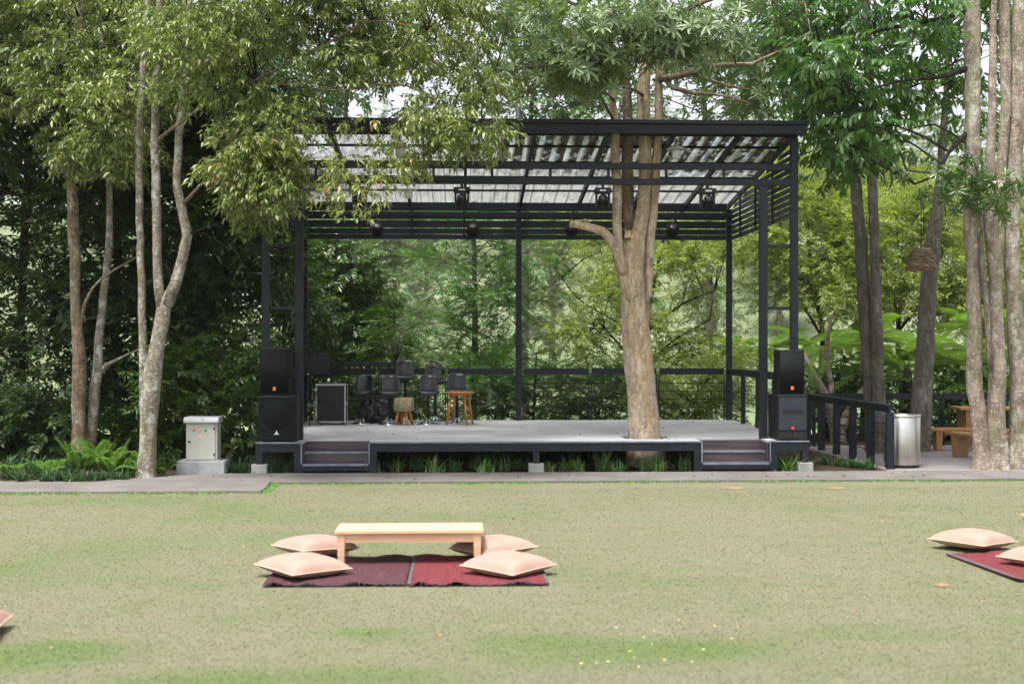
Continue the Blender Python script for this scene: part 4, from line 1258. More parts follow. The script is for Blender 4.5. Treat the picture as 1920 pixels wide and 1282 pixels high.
def cushion(px, Y, rz, label, size=0.575, thick=0.155, tilt=(0, 0), z=0.03, seed=0):
    rg = random.Random(seed)
    n = 22
    g = at(px, 1000, Y)
    s = empty('floor_cushion', (g.x, Y, z)); s.rotation_euler = (tilt[0], tilt[1], rz)
    tag(s, label, 'cushion', 'peach floor cushions')
    ph = [rg.uniform(0, 6.28) for _ in range(6)]
    def shape(u, v):
        # outline pulled in along the sides so the corners stay as points
        k = 0.055
        x = u * (1 - k * (1 - v * v)); y = v * (1 - k * (1 - u * u))
        t = max(0.0, (1 - abs(u) ** 2.6) * (1 - abs(v) ** 2.6)) ** 0.45
        e = min(1 - abs(u), 1 - abs(v))
        pu = 0.10 * math.exp(-e * 10) * math.sin((u if abs(v) > abs(u) else v) * 26 + ph[0]) * (1 - max(abs(u), abs(v)) ** 30)
        wr = 0.035 * math.sin(3.1 * u + ph[1]) * math.sin(2.7 * v + ph[2])
        return x * size / 2, y * size / 2, t * (1 + pu + wr)
    vs_ = []
    for side in (1, -1):
        for j in range(n + 1):
            for i in range(n + 1):
                x, y, t = shape(i / n * 2 - 1, j / n * 2 - 1)
                zz = thick * (0.36 + (0.64 * t if side > 0 else -0.36 * min(1, t * 1.25)))
                vs_.append((x, y, zz))
    K = (n + 1) ** 2
    fs = []
    for j in range(n):
        for i in range(n):
            a = j * (n + 1) + i
            fs.append((a, a + 1, a + n + 2, a + n + 1)); fs.append((K + a + 1, K + a, K + a + n + 1, K + a + n + 2))
    MB().add(vs_, fs, True).build('cover', M['cushion'], s)
    # seam cord round the edge
    loop = []
    for k in range(4 * n):
        q, r = divmod(k, n); t = r / n * 2 - 1
        u, v = ((t, -1), (1, t), (-t, 1), (-1, -t))[q]
        x, y, _ = shape(u, v)
        loop.append((x * 1.004, y * 1.004, thick * 0.36))
    MB().tube(loop + [loop[0]], 0.0045, 5, caps=False).build('seam', M['seam'], s)
    return s
cushion(568, 10.55, 0.70, 'peach cushion on the plum rug, near corner of the pair by that end', seed=1, tilt=(0.03, 0.02))
cushion(591, 11.46, 0.62, 'peach cushion partly behind the table leg on the plum rug side', seed=2, tilt=(-0.03, 0.04), z=0.05)
cushion(953, 10.55, 0.84, 'peach cushion on the red rug in front of the table', seed=3, tilt=(0.03, -0.02), size=0.57)
cushion(924, 11.38, 0.62, 'peach cushion behind the table leg on the red rug side', seed=4, tilt=(-0.02, -0.03), z=0.045)
cushion(1824, 11.72, 0.62, 'peach cushion whole in view at the rug cut off by the picture edge', seed=5, tilt=(0, 0.02))
cushion(1962, 10.72, 0.55, 'peach cushion mostly outside the picture, in front of the cut-off table', seed=6)
cushion(-80, 8.45, 0.14, 'peach cushion corner poking in alone at the lawn edge', seed=7, z=0.02)
# ---------------------------------------------------------------- foliage tools
def mesh_np(name, V, T, mat, parent=None, var=None, org=None, smooth=False, kind=None):
    """One mesh from arrays of points and triangles, with a random number per leaf for its colour."""
    V = np.asarray(V, np.float32).reshape(-1, 3); T = np.asarray(T, np.int32).reshape(-1, 3)
    if org is not None: V = V - np.array(org, np.float32)
    me = bpy.data.meshes.new(name)
    me.vertices.add(len(V)); me.vertices.foreach_set('co', V.ravel())
    me.loops.add(len(T) * 3); me.loops.foreach_set('vertex_index', T.ravel())
    me.polygons.add(len(T)); me.polygons.foreach_set('loop_start', np.arange(0, len(T) * 3, 3, dtype=np.int32))
    if var is not None:
        at_ = me.attributes.new('leafvar', 'FLOAT', 'FACE'); at_.data.foreach_set('value', np.asarray(var, np.float32))
    if smooth: me.polygons.foreach_set('use_smooth', np.ones(len(T), bool))
    me.materials.append(mat); me.update(calc_edges=True)
    o = bpy.data.objects.new(name, me); col.objects.link(o)
    if parent is not None: o.parent = parent
    elif org is not None: o.location = org
    if kind: o['kind'] = kind
    return o

def unit(a): return a / (np.linalg.norm(a, axis=-1, keepdims=True) + 1e-9)

def leaf_geo(b, d, nrm, L, W, shape='lance', curl=0.15):
    """Vertices of one leaf folded along its midrib, lying from b along d."""
    d = unit(np.array(d, float)); nrm = np.array(nrm, float); nrm = unit(nrm - d * nrm.dot(d)); s = np.cross(d, nrm)
    fold = 0.25 * W
    dn = -curl * L
    if shape == 'lance':
        V = [b, b + d * L * 0.42 + s * W / 2 + nrm * (fold + dn * 0.1), b + d * L + nrm * dn, b + d * L * 0.42 - s * W / 2 + nrm * (fold + dn * 0.1)]
        T = [(0, 1, 2), (0, 2, 3)]
    else:
        m = b + d * L * 0.55 + nrm * dn * 0.25
        V = [b, b + d * L * 0.32 + s * W * 0.42 + nrm * fold, b + d * L * 0.70 + s * W * 0.44 + nrm * (fold + dn * 0.4), b + d * L + nrm * dn,
             b + d * L * 0.70 - s * W * 0.44 + nrm * (fold + dn * 0.4), b + d * L * 0.32 - s * W * 0.42 + nrm * fold, m]
        T = [(0, 1, 6), (1, 2, 6), (2, 3, 6), (3, 4, 6), (4, 5, 6), (5, 0, 6)]
    return np.array(V), T

def twig_tris(p, r):
    """Thin three-sided twig along points p."""
    V = []; T = []
    for i, q in enumerate(p):
        rr = r * (1 - 0.7 * i / max(1, len(p) - 1))
        for k in range(3):
            a = 2.1 * k
            V.append((q[0], q[1] + rr * math.cos(a), q[2] + rr * math.sin(a)))
    for i in range(len(p) - 1):
        for k in range(3):
            a, b = 3 * i + k, 3 * i + (k + 1) % 3
            T += [(a, b, b + 3), (a, b + 3, a + 3)]
    return np.array(V), T

def spray(kind, rg):
    """A small leafy shoot growing along +X: leaf vertices, triangles, leaf index per triangle."""
    V = []; T = []; I = []; n = [0]
    def put(g):
        v, t = g
        V.append(v); T.extend([(a + n[0], b + n[0], c + n[0]) for a, b, c in t]); I.extend([len(V)] * len(t)); n[0] += len(v)
    U = rg.uniform
    if kind == 'droop':
        for k in range(11):
            t = 0.1 + 0.9 * U(0, 1)
            p = np.array((0.42 * t, U(-.05, .05), -0.16 * t * t + U(-.04, .04)))
            a = U(0, 6.28)
            d = np.array((0.35 + 0.7 * math.cos(a), 0.75 * math.sin(a), U(-1.25, -0.05)))
            put(leaf_geo(p, d, (0.5 * math.cos(a), 0.5 * math.sin(a), 0.8), U(0.11, 0.18), U(0.045, 0.066), 'lance', U(-0.05, 0.3)))
    elif kind == 'whorl':
        for (cx, k0, sc) in ((0.30, 8, 1.0), (0.18, 5, 0.8)):
            for k in range(k0):
                a = 2 * math.pi * k / k0 + U(-.2, .2)
                el = U(-0.25, 0.45)
                d = np.array((math.sin(el) * 0.9 + 0.25, math.cos(a), math.sin(a)))
                put(leaf_geo(np.array((cx, 0, 0)), d, (1.0, 0, 0.2), U(0.16, 0.235) * sc, U(0.048, 0.066) * sc, 'ovate', U(0.05, 0.3)))
    elif kind == 'hang':
        for k in range(8):
            t = 0.15 + 0.85 * k / 7
            p = np.array((0.40 * t, 0, -0.08 * t * t)); sd = 1 if k % 2 else -1
            d = np.array((0.55 + U(-.2, .2), sd * U(0.3, 0.8), U(-1.1, -0.15)))
            put(leaf_geo(p, d, (0.6, sd * 0.3, 0.8), U(0.135, 0.20), U(0.058, 0.082), 'ovate', U(0.0, 0.25)))
    elif kind == 'feather':
        for k in range(17):
            t = 0.08 + 0.92 * k / 16
            p = np.array((0.48 * t, 0, 0.05 * t - 0.10 * t * t)); sd = 1 if k % 2 else -1
            d = np.array((0.75 + U(-.15, .2), sd * (0.75 - 0.4 * t + U(-.1, .1)), 0.1 + U(-.35, .35)))
            put(leaf_geo(p, d, (0, sd * 0.2, 1.0), U(0.11, 0.16), U(0.020, 0.029), 'lance', U(0.0, 0.3)))
    elif kind == 'bushy':
        for k in range(14):
            t = 0.1 + 0.9 * k / 13
            p = np.array((0.42 * t, 0, -0.06 * t * t)); sd = 1 if k % 2 else -1
            d = np.array((0.5 + U(-.3, .3), sd * U(0.35, 0.9), U(-0.6, 0.35)))
            put(leaf_geo(p, d, (0.3, sd * 0.2, 1.0), U(0.085, 0.135), U(0.038, 0.054), 'lance', U(0.0, 0.25)))
    elif kind == 'fine':
        for k in range(20):
            t = 0.1 + 0.9 * k / 19
            p = np.array((0.45 * t, U(-.03, .03), -0.05 * t * t + U(-.02, .02))); sd = 1 if k % 2 else -1
            d = np.array((0.5 + U(-.4, .4), sd * U(0.3, 1.0), U(-0.7, 0.4)))
            put(leaf_geo(p, d, (0.2, sd * 0.2, 1.0), U(0.055, 0.085), U(0.026, 0.036), 'lance', U(0.0, 0.25)))
    elif kind == 'pine':
        for k in range(26):
            t = 0.05 + 0.95 * k / 25
            p = np.array((0.55 * t, 0, -0.12 * t * t)); a = U(0, 6.28)
            d = np.array((0.9, math.cos(a) * 0.9, math.sin(a) * 0.9 - 0.25))
            put(leaf_geo(p, d, (0.2, 0, 1.0), U(0.15, 0.24), U(0.014, 0.02), 'lance', U(0.0, 0.3)))
    v, t = twig_tris([(0, 0, 0), (0.2, 0, -0.01), (0.40, 0, -0.05)], 0.006)
    V.append(v); T.extend([(a + n[0], b + n[0], c + n[0]) for a, b, c in t]); I.extend([0] * len(t))
    return np.vstack(V), np.array(T, np.int32), np.array(I)

_SPR = {}
def sprays(kind):
    if kind not in _SPR:
        rg = random.Random(sum(map(ord, kind)))
        _SPR[kind] = [spray(kind, rg) for _ in range(7)]
    return _SPR[kind]

def place_sprays(kind, pos, yaw, pitch, roll, scale, rng, base=None, spread=0.5):
    """Copies of the shoots at many places as one array mesh."""
    tpl = sprays(kind); N = len(pos)
    which = rng.integers(0, len(tpl), N)
    Vs, Ts, Rs = [], [], []; off = 0
    if base is None: base = rng.random(N)
    for w, (v, t, li) in enumerate(tpl):
        ix = np.nonzero(which == w)[0]
        if not len(ix): continue
        cy, sy = np.cos(yaw[ix]), np.sin(yaw[ix]); cp, sp = np.cos(pitch[ix]), np.sin(pitch[ix]); cr, sr = np.cos(roll[ix]), np.sin(roll[ix])
        z = np.zeros_like(cy); o = np.ones_like(cy)
        Rz = np.stack([np.stack([cy, -sy, z], -1), np.stack([sy, cy, z], -1), np.stack([z, z, o], -1)], -2)
        Ry = np.stack([np.stack([cp, z, -sp], -1), np.stack([z, o, z], -1), np.stack([sp, z, cp], -1)], -2)
        Rx = np.stack([np.stack([o, z, z], -1), np.stack([z, cr, -sr], -1), np.stack([z, sr, cr], -1)], -2)
        R = Rz @ Ry @ Rx
        P = np.einsum('nij,vj->nvi', R, v) * scale[ix][:, None, None] + pos[ix][:, None, :]
        T = t[None] + (np.arange(len(ix)) * len(v))[:, None, None] + off
        off += len(ix) * len(v)
        nl = li.max() + 1
        rv = (1 - spread) * base[ix][:, None] + spread * rng.random((len(ix), nl))
        Vs.append(P.reshape(-1, 3)); Ts.append(T.reshape(-1, 3)); Rs.append(rv[:, li].ravel())
    return np.vstack(Vs), np.vstack(Ts), np.concatenate(Rs)

def inside(poly, x, y):
    c = False; j = len(poly) - 1
    for i in range(len(poly)):
        xi, yi = poly[i]; xj, yj = poly[j]
        if (yi > y) != (yj > y) and x < (xj - xi) * (y - yi) / (yj - yi + 1e-9) + xi: c = not c
        j = i
    return c

def lobes_poly(poly, Y0, Y1, n, r0, r1, seed, flat=0.75):
    rg = random.Random(seed); out = []
    xs = [p[0] for p in poly]; ys = [p[1] for p in poly]
    tries = 0
    while len(out) < n and tries < 20000:
        tries += 1
        x, y = rg.uniform(min(xs), max(xs)), rg.uniform(min(ys), max(ys))
        if not inside(poly, x, y): continue
        Y = rg.uniform(Y0, Y1); r = rg.uniform(r0, r1)
        c = at(x, y, Y)
        out.append((np.array(c), np.array((r * 1.15, r, r * flat))))
    return out

def crown(parent, org, lobes, kind, mat, n, seed, scale=1.0, pitch=(-0.25, 0.3), fill=2.4, name='crown', trunk_pts=None, bark=None, branch_r=0.03, twigs=7, droop=0.0, spread=0.5, keep=None):
    """Leaf shoots through the lobes of a crown, plus the limbs that carry them."""
    rng = np.random.default_rng(seed)
    C = np.array([l[0] for l in lobes]); R = np.array([l[1] for l in lobes])
    w = (R.prod(1)) ** 0.67; w /= w.sum()
    li = rng.choice(len(lobes), n, p=w)
    u = unit(rng.normal(size=(n, 3)))
    rr = rng.random(n) ** (1 / fill)
    pos = C[li] + u * rr[:, None] * R[li]
    if keep is not None:
        ok = keep(pos); pos, u, li, rr = pos[ok], u[ok], li[ok], rr[ok]
    m = len(pos)
    yaw = np.arctan2(u[:, 1], u[:, 0]) + rng.normal(0, 0.6, m)
    pt = rng.uniform(pitch[0], pitch[1], m) + 0.45 * u[:, 2] * (1 if kind != 'droop' else 0.5) - droop
    rl = rng.normal(0, 0.35, m)
    sc = scale * rng.uniform(0.75, 1.25, m)
    lobe_tone = rng.random(len(lobes))
    base = np.clip(0.5 * lobe_tone[li] + 0.5 * rng.random(m), 0, 1)
    V, T, var = place_sprays(kind, pos, yaw, pt, rl, sc, rng, base, spread)
    o = mesh_np(name, V, T, M[mat], parent, var, org, kind='stuff')
    if trunk_pts is not None:
        mb = MB(); TP = np.array(trunk_pts, float); rg = random.Random(seed)
        for k, (c, r) in enumerate(lobes):
            below = TP[TP[:, 2] < c[2] + 0.2] if (TP[:, 2] < c[2] + 0.2).any() else TP
            # join the stem a little lower than the lobe
            dd = np.linalg.norm((below - c) * np.array((1, 1, 0.75)), axis=1) + np.abs(c[2] - below[:, 2] - 0.5) * 0.25
            a = below[np.argmin(dd)]
            mid = (a + c) / 2 + np.array((rg.uniform(-.15, .15), rg.uniform(-.15, .15), rg.uniform(0.0, 0.3)))
            L = np.linalg.norm(c - a)
            br = branch_r * (0.6 + 0.16 * L)
            path = resample([(*a, br), (*mid, br * 0.75), (*c, br * 0.4)], 0.45)
            mb.tube(path[:, :3], list(path[:, 3]), 6, smooth=True, wob=0.05, seed=k)
            idx = np.nonzero(li == k)[0][:twigs]
            for q in idx:
                e = pos[q]; md = (c + e) / 2 + np.array((0, 0, 0.06))
                mb.tube([c, md, e], [br * 0.4, br * 0.28, 0.004], 4, caps=False)
        mb.build('branches', bark, parent, org)
    return o

def stem(mb, path, Yd, n=14, wob=0.05, seed=0, step=0.22, bury=0.0):
    """A stem measured off the photograph: rows of (px, py, width px[, Y]); returns its centre points."""
    rows = []
    for r in path:
        Y = r[3] if len(r) > 3 else Yd
        p = at(r[0], r[1], Y)
        rows.append((p.x, p.y, p.z, r[2] / 2 / ppm(Y)))
    if bury: rows = [(rows[0][0], rows[0][1], rows[0][2] - bury, rows[0][3] * 1.15)] + rows
    q = resample(rows, step)
    rg = random.Random(seed)
    for i in range(1, len(q) - 1):
        q[i, 0] += rg.uniform(-1, 1) * 0.012; q[i, 1] += rg.uniform(-1, 1) * 0.012; q[i, 3] *= 1 + rg.uniform(-0.035, 0.035)
    mb.tube(q[:, :3], list(np.maximum(q[:, 3], 0.004)), n, smooth=True, wob=wob, seed=seed)
    return [tuple(r[:3]) for r in q]

# ---------------------------------------------------------------- trees in front
def tree_left_pair():
    g = at(150, 872, 19.9); org = (g.x, 19.9, 0)
    t = empty('tree', org); tag(t, 'mottled tree with two close trunks standing behind the ferns', 'tree', 'trees beside the stage')
    mb = MB()
    tp = stem(mb, [(149, 876, 40), (148, 838, 27), (148, 760, 25), (148, 670, 24), (143, 590, 19), (140, 480, 21), (134, 330, 22), (138, 190, 18), (146, 60, 16), (150, -120, 12)], 19.9, seed=1, bury=0.1)
    mb.build('trunk', M['bark_left2'], t, org)
    mb = MB()
    tp += stem(mb, [(170, 876, 26, 20.1), (172, 830, 17, 20.1), (176, 760, 19, 20.1), (182, 690, 17, 20.1), (190, 600, 15, 20.1), (197, 520, 14, 20.1), (206, 400, 12, 20.1), (196, 240, 11, 20.1), (190, 60, 9, 20.1)], 20.1, seed=2, bury=0.1)
    stem(mb, [(186, 700, 11, 20.1), (200, 685, 9, 20.1), (216, 676, 6, 20.1), (250, 660, 4, 20.0), (300, 640, 3, 19.9)], 20.1, n=8, seed=3)
    stem(mb, [(150, 610, 10, 19.9), (160, 565, 7, 19.9), (172, 540, 5, 19.9), (215, 505, 4, 19.8), (260, 480, 3, 19.8)], 19.9, n=8, seed=5)
    mb.build('second_trunk', M['bark_left'], t, org)
    tp = [p for p in tp if p[2] > 3.0]
    lobes = lobes_poly([(-130, -110), (330, -110), (330, 120), (300, 240), (245, 270), (180, 300), (110, 280), (70, 220), (20, 200), (-130, 220)], 18.8, 21.4, 46, 0.36, 0.66, 21)
    lobes += lobes_poly([(60, 150), (250, 150), (250, 270), (150, 300), (60, 220)], 18.2, 19.4, 10, 0.26, 0.42, 22)
    crown(t, org, lobes, 'droop', 'leaf_left', 3400, 31, 0.70, (-0.35, 0.15), trunk_pts=tp, bark=M['bark_dark'], branch_r=0.028)
tree_left_pair()

def tree_left_fork():
    g = at(275, 897, 18.25); org = (g.x, 18.25, 0)
    t = empty('tree', org); tag(t, 'pale mottled tree forking into three stems beside the electrical cabinet', 'tree', 'trees beside the stage')
    mb = MB(); Y = 18.25
    tp = stem(mb, [(275, 905, 46), (275, 884, 36), (277, 850, 32), (278, 800, 30), (281, 750, 34), (286, 700, 33), (294, 650, 26), (303, 600, 27), (309, 572, 24), (317, 545, 12)], Y, n=18, seed=6, bury=0.1, wob=0.04)
    tp += stem(mb, [(306, 590, 22), (299, 545, 18), (296, 480, 17), (294, 400, 17), (292, 300, 16), (291, 200, 15), (296, 90, 14), (300, -40, 11), (302, -140, 8)], Y, seed=7)
    tp += stem(mb, [(312, 572, 24), (330, 530, 21), (343, 480, 19), (350, 440, 18), (342, 395, 17), (333, 350, 16), (335, 290, 15), (339, 230, 14), (348, 120, 11), (356, -30, 8)], Y, seed=8)
    mb.build('trunk', M['bark_left'], t, org)
    mb = MB()
    tp += stem(mb, [(272, 800, 20, 18.4), (269, 720, 18, 18.4), (268, 650, 16, 18.4), (266, 560, 15, 18.4), (264, 480, 14, 18.4), (261, 380, 14, 18.4), (262, 260, 13, 18.4), (268, 130, 12, 18.4), (276, 20, 10, 18.4), (282, -90, 7, 18.4)], 18.4, seed=9)
    mb.build('second_trunk', M['bark_left'], t, org)
    tp = [p for p in tp if p[2] > 3.2]
    for (px, py, Y_) in ((480, 150, 17.6), (600, 90, 17.3), (700, 40, 17.3), (800, 60, 17.4), (560, 300, 17.5), (760, 160, 17.3), (440, 300, 17.7), (520, 350, 17.4), (620, 260, 17.5), (860, 180, 17.3), (680, 250, 17.4)):
        tp.append(tuple(at(px, py, Y_)))
    mb2 = MB()
    stem(mb2, [(293, 265, 8, 18.25), (380, 200, 6, 17.9), (480, 150, 6, 17.6), (600, 90, 5, 17.3), (700, 40, 4, 17.3), (800, 60, 3, 17.4)], 18, n=8, seed=10)
    stem(mb2, [(341, 385, 8, 18.25), (400, 330, 5, 17.9), (480, 310, 6, 17.6), (560, 300, 4, 17.5), (640, 340, 3, 17.5)], 18, n=8, seed=12)
    stem(mb2, [(480, 150, 5, 17.6), (620, 170, 4, 17.4), (760, 160, 4, 17.3), (850, 220, 3, 17.4)], 18, n=8, seed=13)
    stem(mb2, [(600, 190, 5, 17.6), (614, 250, 5, 17.7), (640, 305, 4, 17.8)], 18, n=8, seed=14)
    mb2.build('limbs', M['bark_left2'], t, org)
    A = [(300, -110), (890, -110), (890, 30), (905, 110), (880, 150), (820, 150), (760, 140), (700, 130), (640, 150), (580, 210), (520, 290), (450, 310), (400, 270), (370, 180), (320, 90)]
    lobes = lobes_poly(A, 16.9, 18.7, 62, 0.28, 0.54, 23)
    lobes = [l for l in lobes if not (l[0][1] > 17.6 and l[0][2] < 5.9 and l[0][0] > XL - 0.6)]
    lobes += lobes_poly([(790, 150), (925, 130), (920, 190), (890, 260), (850, 270), (810, 240)], 16.9, 17.6, 11, 0.22, 0.36, 24)
    lobes += lobes_poly([(430, 330), (560, 330), (560, 280), (550, 320), (530, 370), (510, 400), (480, 420), (440, 400)], 16.9, 17.7, 7, 0.2, 0.36, 25)
    fl = lobes_poly([(410, 230), (550, 230), (560, 300), (540, 370), (510, 420), (460, 420), (425, 370)], 16.8, 17.5, 10, 0.2, 0.34, 29)
    crown(t, org, fl, 'droop', 'leaf_flush', 300, 37, 0.68, (-0.35, 0.15), name='flush_shoots', trunk_pts=tp, bark=M['bark_dark'], branch_r=0.005, twigs=8)
    crown(t, org, lobes, 'droop', 'leaf_left', 3300, 33, 0.66, (-0.35, 0.15), trunk_pts=tp, bark=M['bark_dark'], branch_r=0.012)
    # thin outer shoots through which the roof shows
    sp = lobes_poly([(600, 240), (760, 220), (800, 320), (740, 360), (650, 370), (570, 400)], 16.9, 17.6, 14, 0.16, 0.28, 26)
    crown(t, org, sp, 'droop', 'leaf_flush', 150, 34, 0.7, (-0.35, 0.15), name='hanging_shoots', trunk_pts=tp, bark=M['bark_dark'], branch_r=0.005, twigs=9)
tree_left_fork()

def tree_stage():
    org = (TREE[0], TREE[1], 0)
    t = empty('tree', org); tag(t, 'tan tree growing up through the stage deck and roof', 'tree', 'trees beside the stage')
    Y = TREE[1]; mb = MB()
    tp = stem(mb, [(1211, 835, 69.6), (1210, 818, 62.0), (1206, 780, 56.4), (1203, 745, 54.5), (1199, 690, 53.6), (1193, 640, 50.8), (1189, 590, 47.0), (1186, 540, 44.2), (1184, 500, 42.3), (1187, 465, 41.4), (1192, 435, 33.8)], Y, n=20, seed=15, wob=0.045, bury=0.3)
    tp += stem(mb, [(1190, 470, 32.0), (1199, 430, 27.3), (1206, 390, 25.4), (1209, 330, 23.5), (1208, 260, 24.4), (1207, 170, 25.4), (1211, 80, 20.7), (1216, -20, 17), (1220, -140, 12)], Y, seed=16)
    tp += stem(mb, [(1182, 570, 16.9, Y - 0.1), (1172, 530, 20.7, Y - 0.1), (1161, 490, 20.7, Y - 0.1), (1157, 440, 18.8, Y - 0.1), (1157, 380, 18.8, Y - 0.1), (1155, 310, 17.9, Y - 0.1), (1151, 220, 15.0, Y - 0.1), (1147, 130, 12.2, Y - 0.1), (1142, 20, 9.4, Y - 0.1)], Y, seed=17)
    mb.build('trunk', M['bark_stage'], t, org)
    mb = MB()
    tp += stem(mb, [(1184, 450, 24, Y + 0.16), (1180, 400, 22, Y + 0.18), (1177, 330, 21, Y + 0.2), (1176, 240, 20, Y + 0.2), (1174, 150, 16, Y + 0.2), (1170, 40, 12, Y + 0.2)], Y, seed=18)
    mb.build('rear_trunk', M['bark_left2'], t, org)
    mb = MB()
    tp += stem(mb, [(1210, 620, 12, Y + 0.12), (1214, 560, 17, Y + 0.1), (1216, 510, 19, Y + 0.08), (1221, 440, 19, Y + 0.05), (1227, 370, 18, Y + 0.05), (1231, 290, 17, Y + 0.05), (1235, 190, 15, Y + 0.05), (1238, 110, 13, Y), (1244, 20, 10, Y)], Y, seed=19)
    mb.build('side_trunk', M['bark_stage'], t, org)
    mb = MB()
    stem(mb, [(1168, 512, 20, Y - 0.14), (1158, 476, 19, Y - 0.2), (1146, 452, 18, Y - 0.26), (1128, 434, 16, Y - 0.3), (1104, 426, 14, Y - 0.34), (1086, 422, 13, Y - 0.38), (1069, 419, 12, Y - 0.4)], Y, n=12, seed=20, wob=0.07, step=0.1)
    stem(mb, [(1110, 428, 9, Y - 0.33), (1100, 416, 7, Y - 0.34), (1096, 411, 5, Y - 0.34)], Y, n=8, seed=21, step=0.05)
    mb.build('sawn_branch', M['bark_stage'], t, org)
    c = at(1176, 436, Y - 0.14)
    mb = MB(); rg = random.Random(3)
    for k in range(16):
        x = c.x + rg.uniform(-0.05, 0.05); yy = c.y + rg.uniform(-0.03, 0.05); h = rg.uniform(0.02, 0.075)
        mb.add([(x - 0.022, yy, c.z - 0.08), (x + 0.022, yy, c.z - 0.08), (x + 0.012, yy + 0.03, c.z - 0.08), (x + rg.uniform(-.012, .012), yy + 0.008, c.z - 0.02 + h)], [(0, 1, 3), (1, 2, 3), (2, 0, 3)])
    mb.build('torn_stub', M['fresh_wood'], t, org)
    # limbs above the roof
    mb = MB()
    limbs = [[(1236, 150, 13, Y), (1290, 138, 11, 19.4), (1350, 122, 9, 19.2), (1410, 120, 7, 19.0), (1460, 96, 5, 18.9), (1520, 60, 3, 18.8)],
             [(1238, 140, 10, Y), (1262, 165, 9, 19.6), (1300, 175, 7, 19.4), (1350, 178, 5, 19.3), (1410, 195, 4, 19.2)],
             [(1300, 138, 8, 19.4), (1360, 160, 6, 19.5), (1430, 172, 4, 19.6), (1500, 185, 3, 19.7)],
             [(1150, 120, 10, 19.6), (1100, 112, 9, 19.3), (1040, 122, 8, 19.0), (980, 128, 6, 18.8), (930, 133, 4, 18.6)],
             [(1060, 120, 6, 19.1), (1020, 150, 5, 18.9), (990, 175, 4, 18.8), (925, 205, 3, 18.7)],
             [(1152, 190, 6, 19.6), (1135, 172, 5, 19.3), (1118, 178, 4, 19.2), (1090, 160, 3, 19.0)],
             [(1150, 225, 5, 19.6), (1140, 205, 5, 19.4), (1125, 180, 4, 19.3), (1085, 165, 3, 19.1)],
             [(1215, 60, 12, Y), (1280, 20, 9, 19.4), (1360, -10, 7, 19.2)], [(1145, 60, 10, Y), (1080, 10, 8, 19.4), (1000, -20, 6, 19.2)],
             [(1208, 180, 7, Y), (1180, 165, 6, 19.1), (1130, 160, 5, 18.8), (1080, 150, 4, 18.6)]]
    for i, l in enumerate(limbs): tp += stem(mb, l, Y, n=9, seed=30 + i, wob=0.05)[2:]
    mb.build('limbs', M['bark_left2'], t, org)
    tp = [p for p in tp if p[2] > 5.3]
    A = [(880, -120), (1520, -120), (1500, 60), (1470, 130), (1440, 205), (1380, 195), (1330, 190), (1290, 200), (1252, 205), (1250, 120), (1140, 100), (1130, 200), (1080, 205), (1040, 190), (1000, 205), (930, 200), (905, 100)]
    lobes = lobes_poly(A, 17.6, 21.5, 62, 0.30, 0.62, 27, 0.5)
    lobes = [l for l in lobes if l[0][2] - l[1][2] > zr(l[0][1]) + 0.12]
    crown(t, org, lobes, 'whorl', 'leaf_stage', 1000, 35, 0.78, (0.1, 0.9), trunk_pts=tp, bark=M['bark_left2'], branch_r=0.016, twigs=10, fill=2.0)
    # pale leaf whorls hanging low in front of the stems
    sp = lobes_poly([(1130, 60), (1300, 60), (1350, 95), (1260, 130), (1160, 150), (1070, 150), (1060, 120)], 17.9, 18.8, 12, 0.25, 0.42, 28, 0.5)
    crown(t, org, sp, 'whorl', 'leaf_stage', 260, 36, 0.85, (0.1, 0.9), name='low_crown', trunk_pts=tp, bark=M['bark_left2'], branch_r=0.014, twigs=9)
tree_stage()

def epiphyte():
    Y = TREE[1] - 0.02; c = at(1222, 560, Y)
    rng = np.random.default_rng(8); V, T, R = [], [], []; off = 0
    for k in range(90):
        a = rng.uniform(-1.3, 1.9); L = rng.uniform(0.18, 0.42)
        d = np.array((math.cos(a) * 0.5, math.sin(a) * 0.4 - 0.35, 0.3)); p = np.array(c) + rng.normal(0, 0.02, 3)
        pts = [p + d * L * t + np.array((0, 0, -0.9 * L * t * t)) for t in (0, 0.35, 0.7, 1.0)]
        s = np.array((0.006, 0.004, 0))
        for i, q in enumerate(pts): V += [q - s * (1 - i / 3.3), q + s * (1 - i / 3.3)]
        for i in range(3): T += [(off + 2 * i, off + 2 * i + 1, off + 2 * i + 3), (off + 2 * i, off + 2 * i + 3, off + 2 * i + 2)]
        R += [rng.random()] * 6; off += 8
    o = mesh_np('orchid_clump', V, T, M['blade'], None, R, (c.x, c.y, c.z))
    tag(o, 'tuft of narrow green leaves growing on the stage tree trunk', 'plant')
epiphyte()

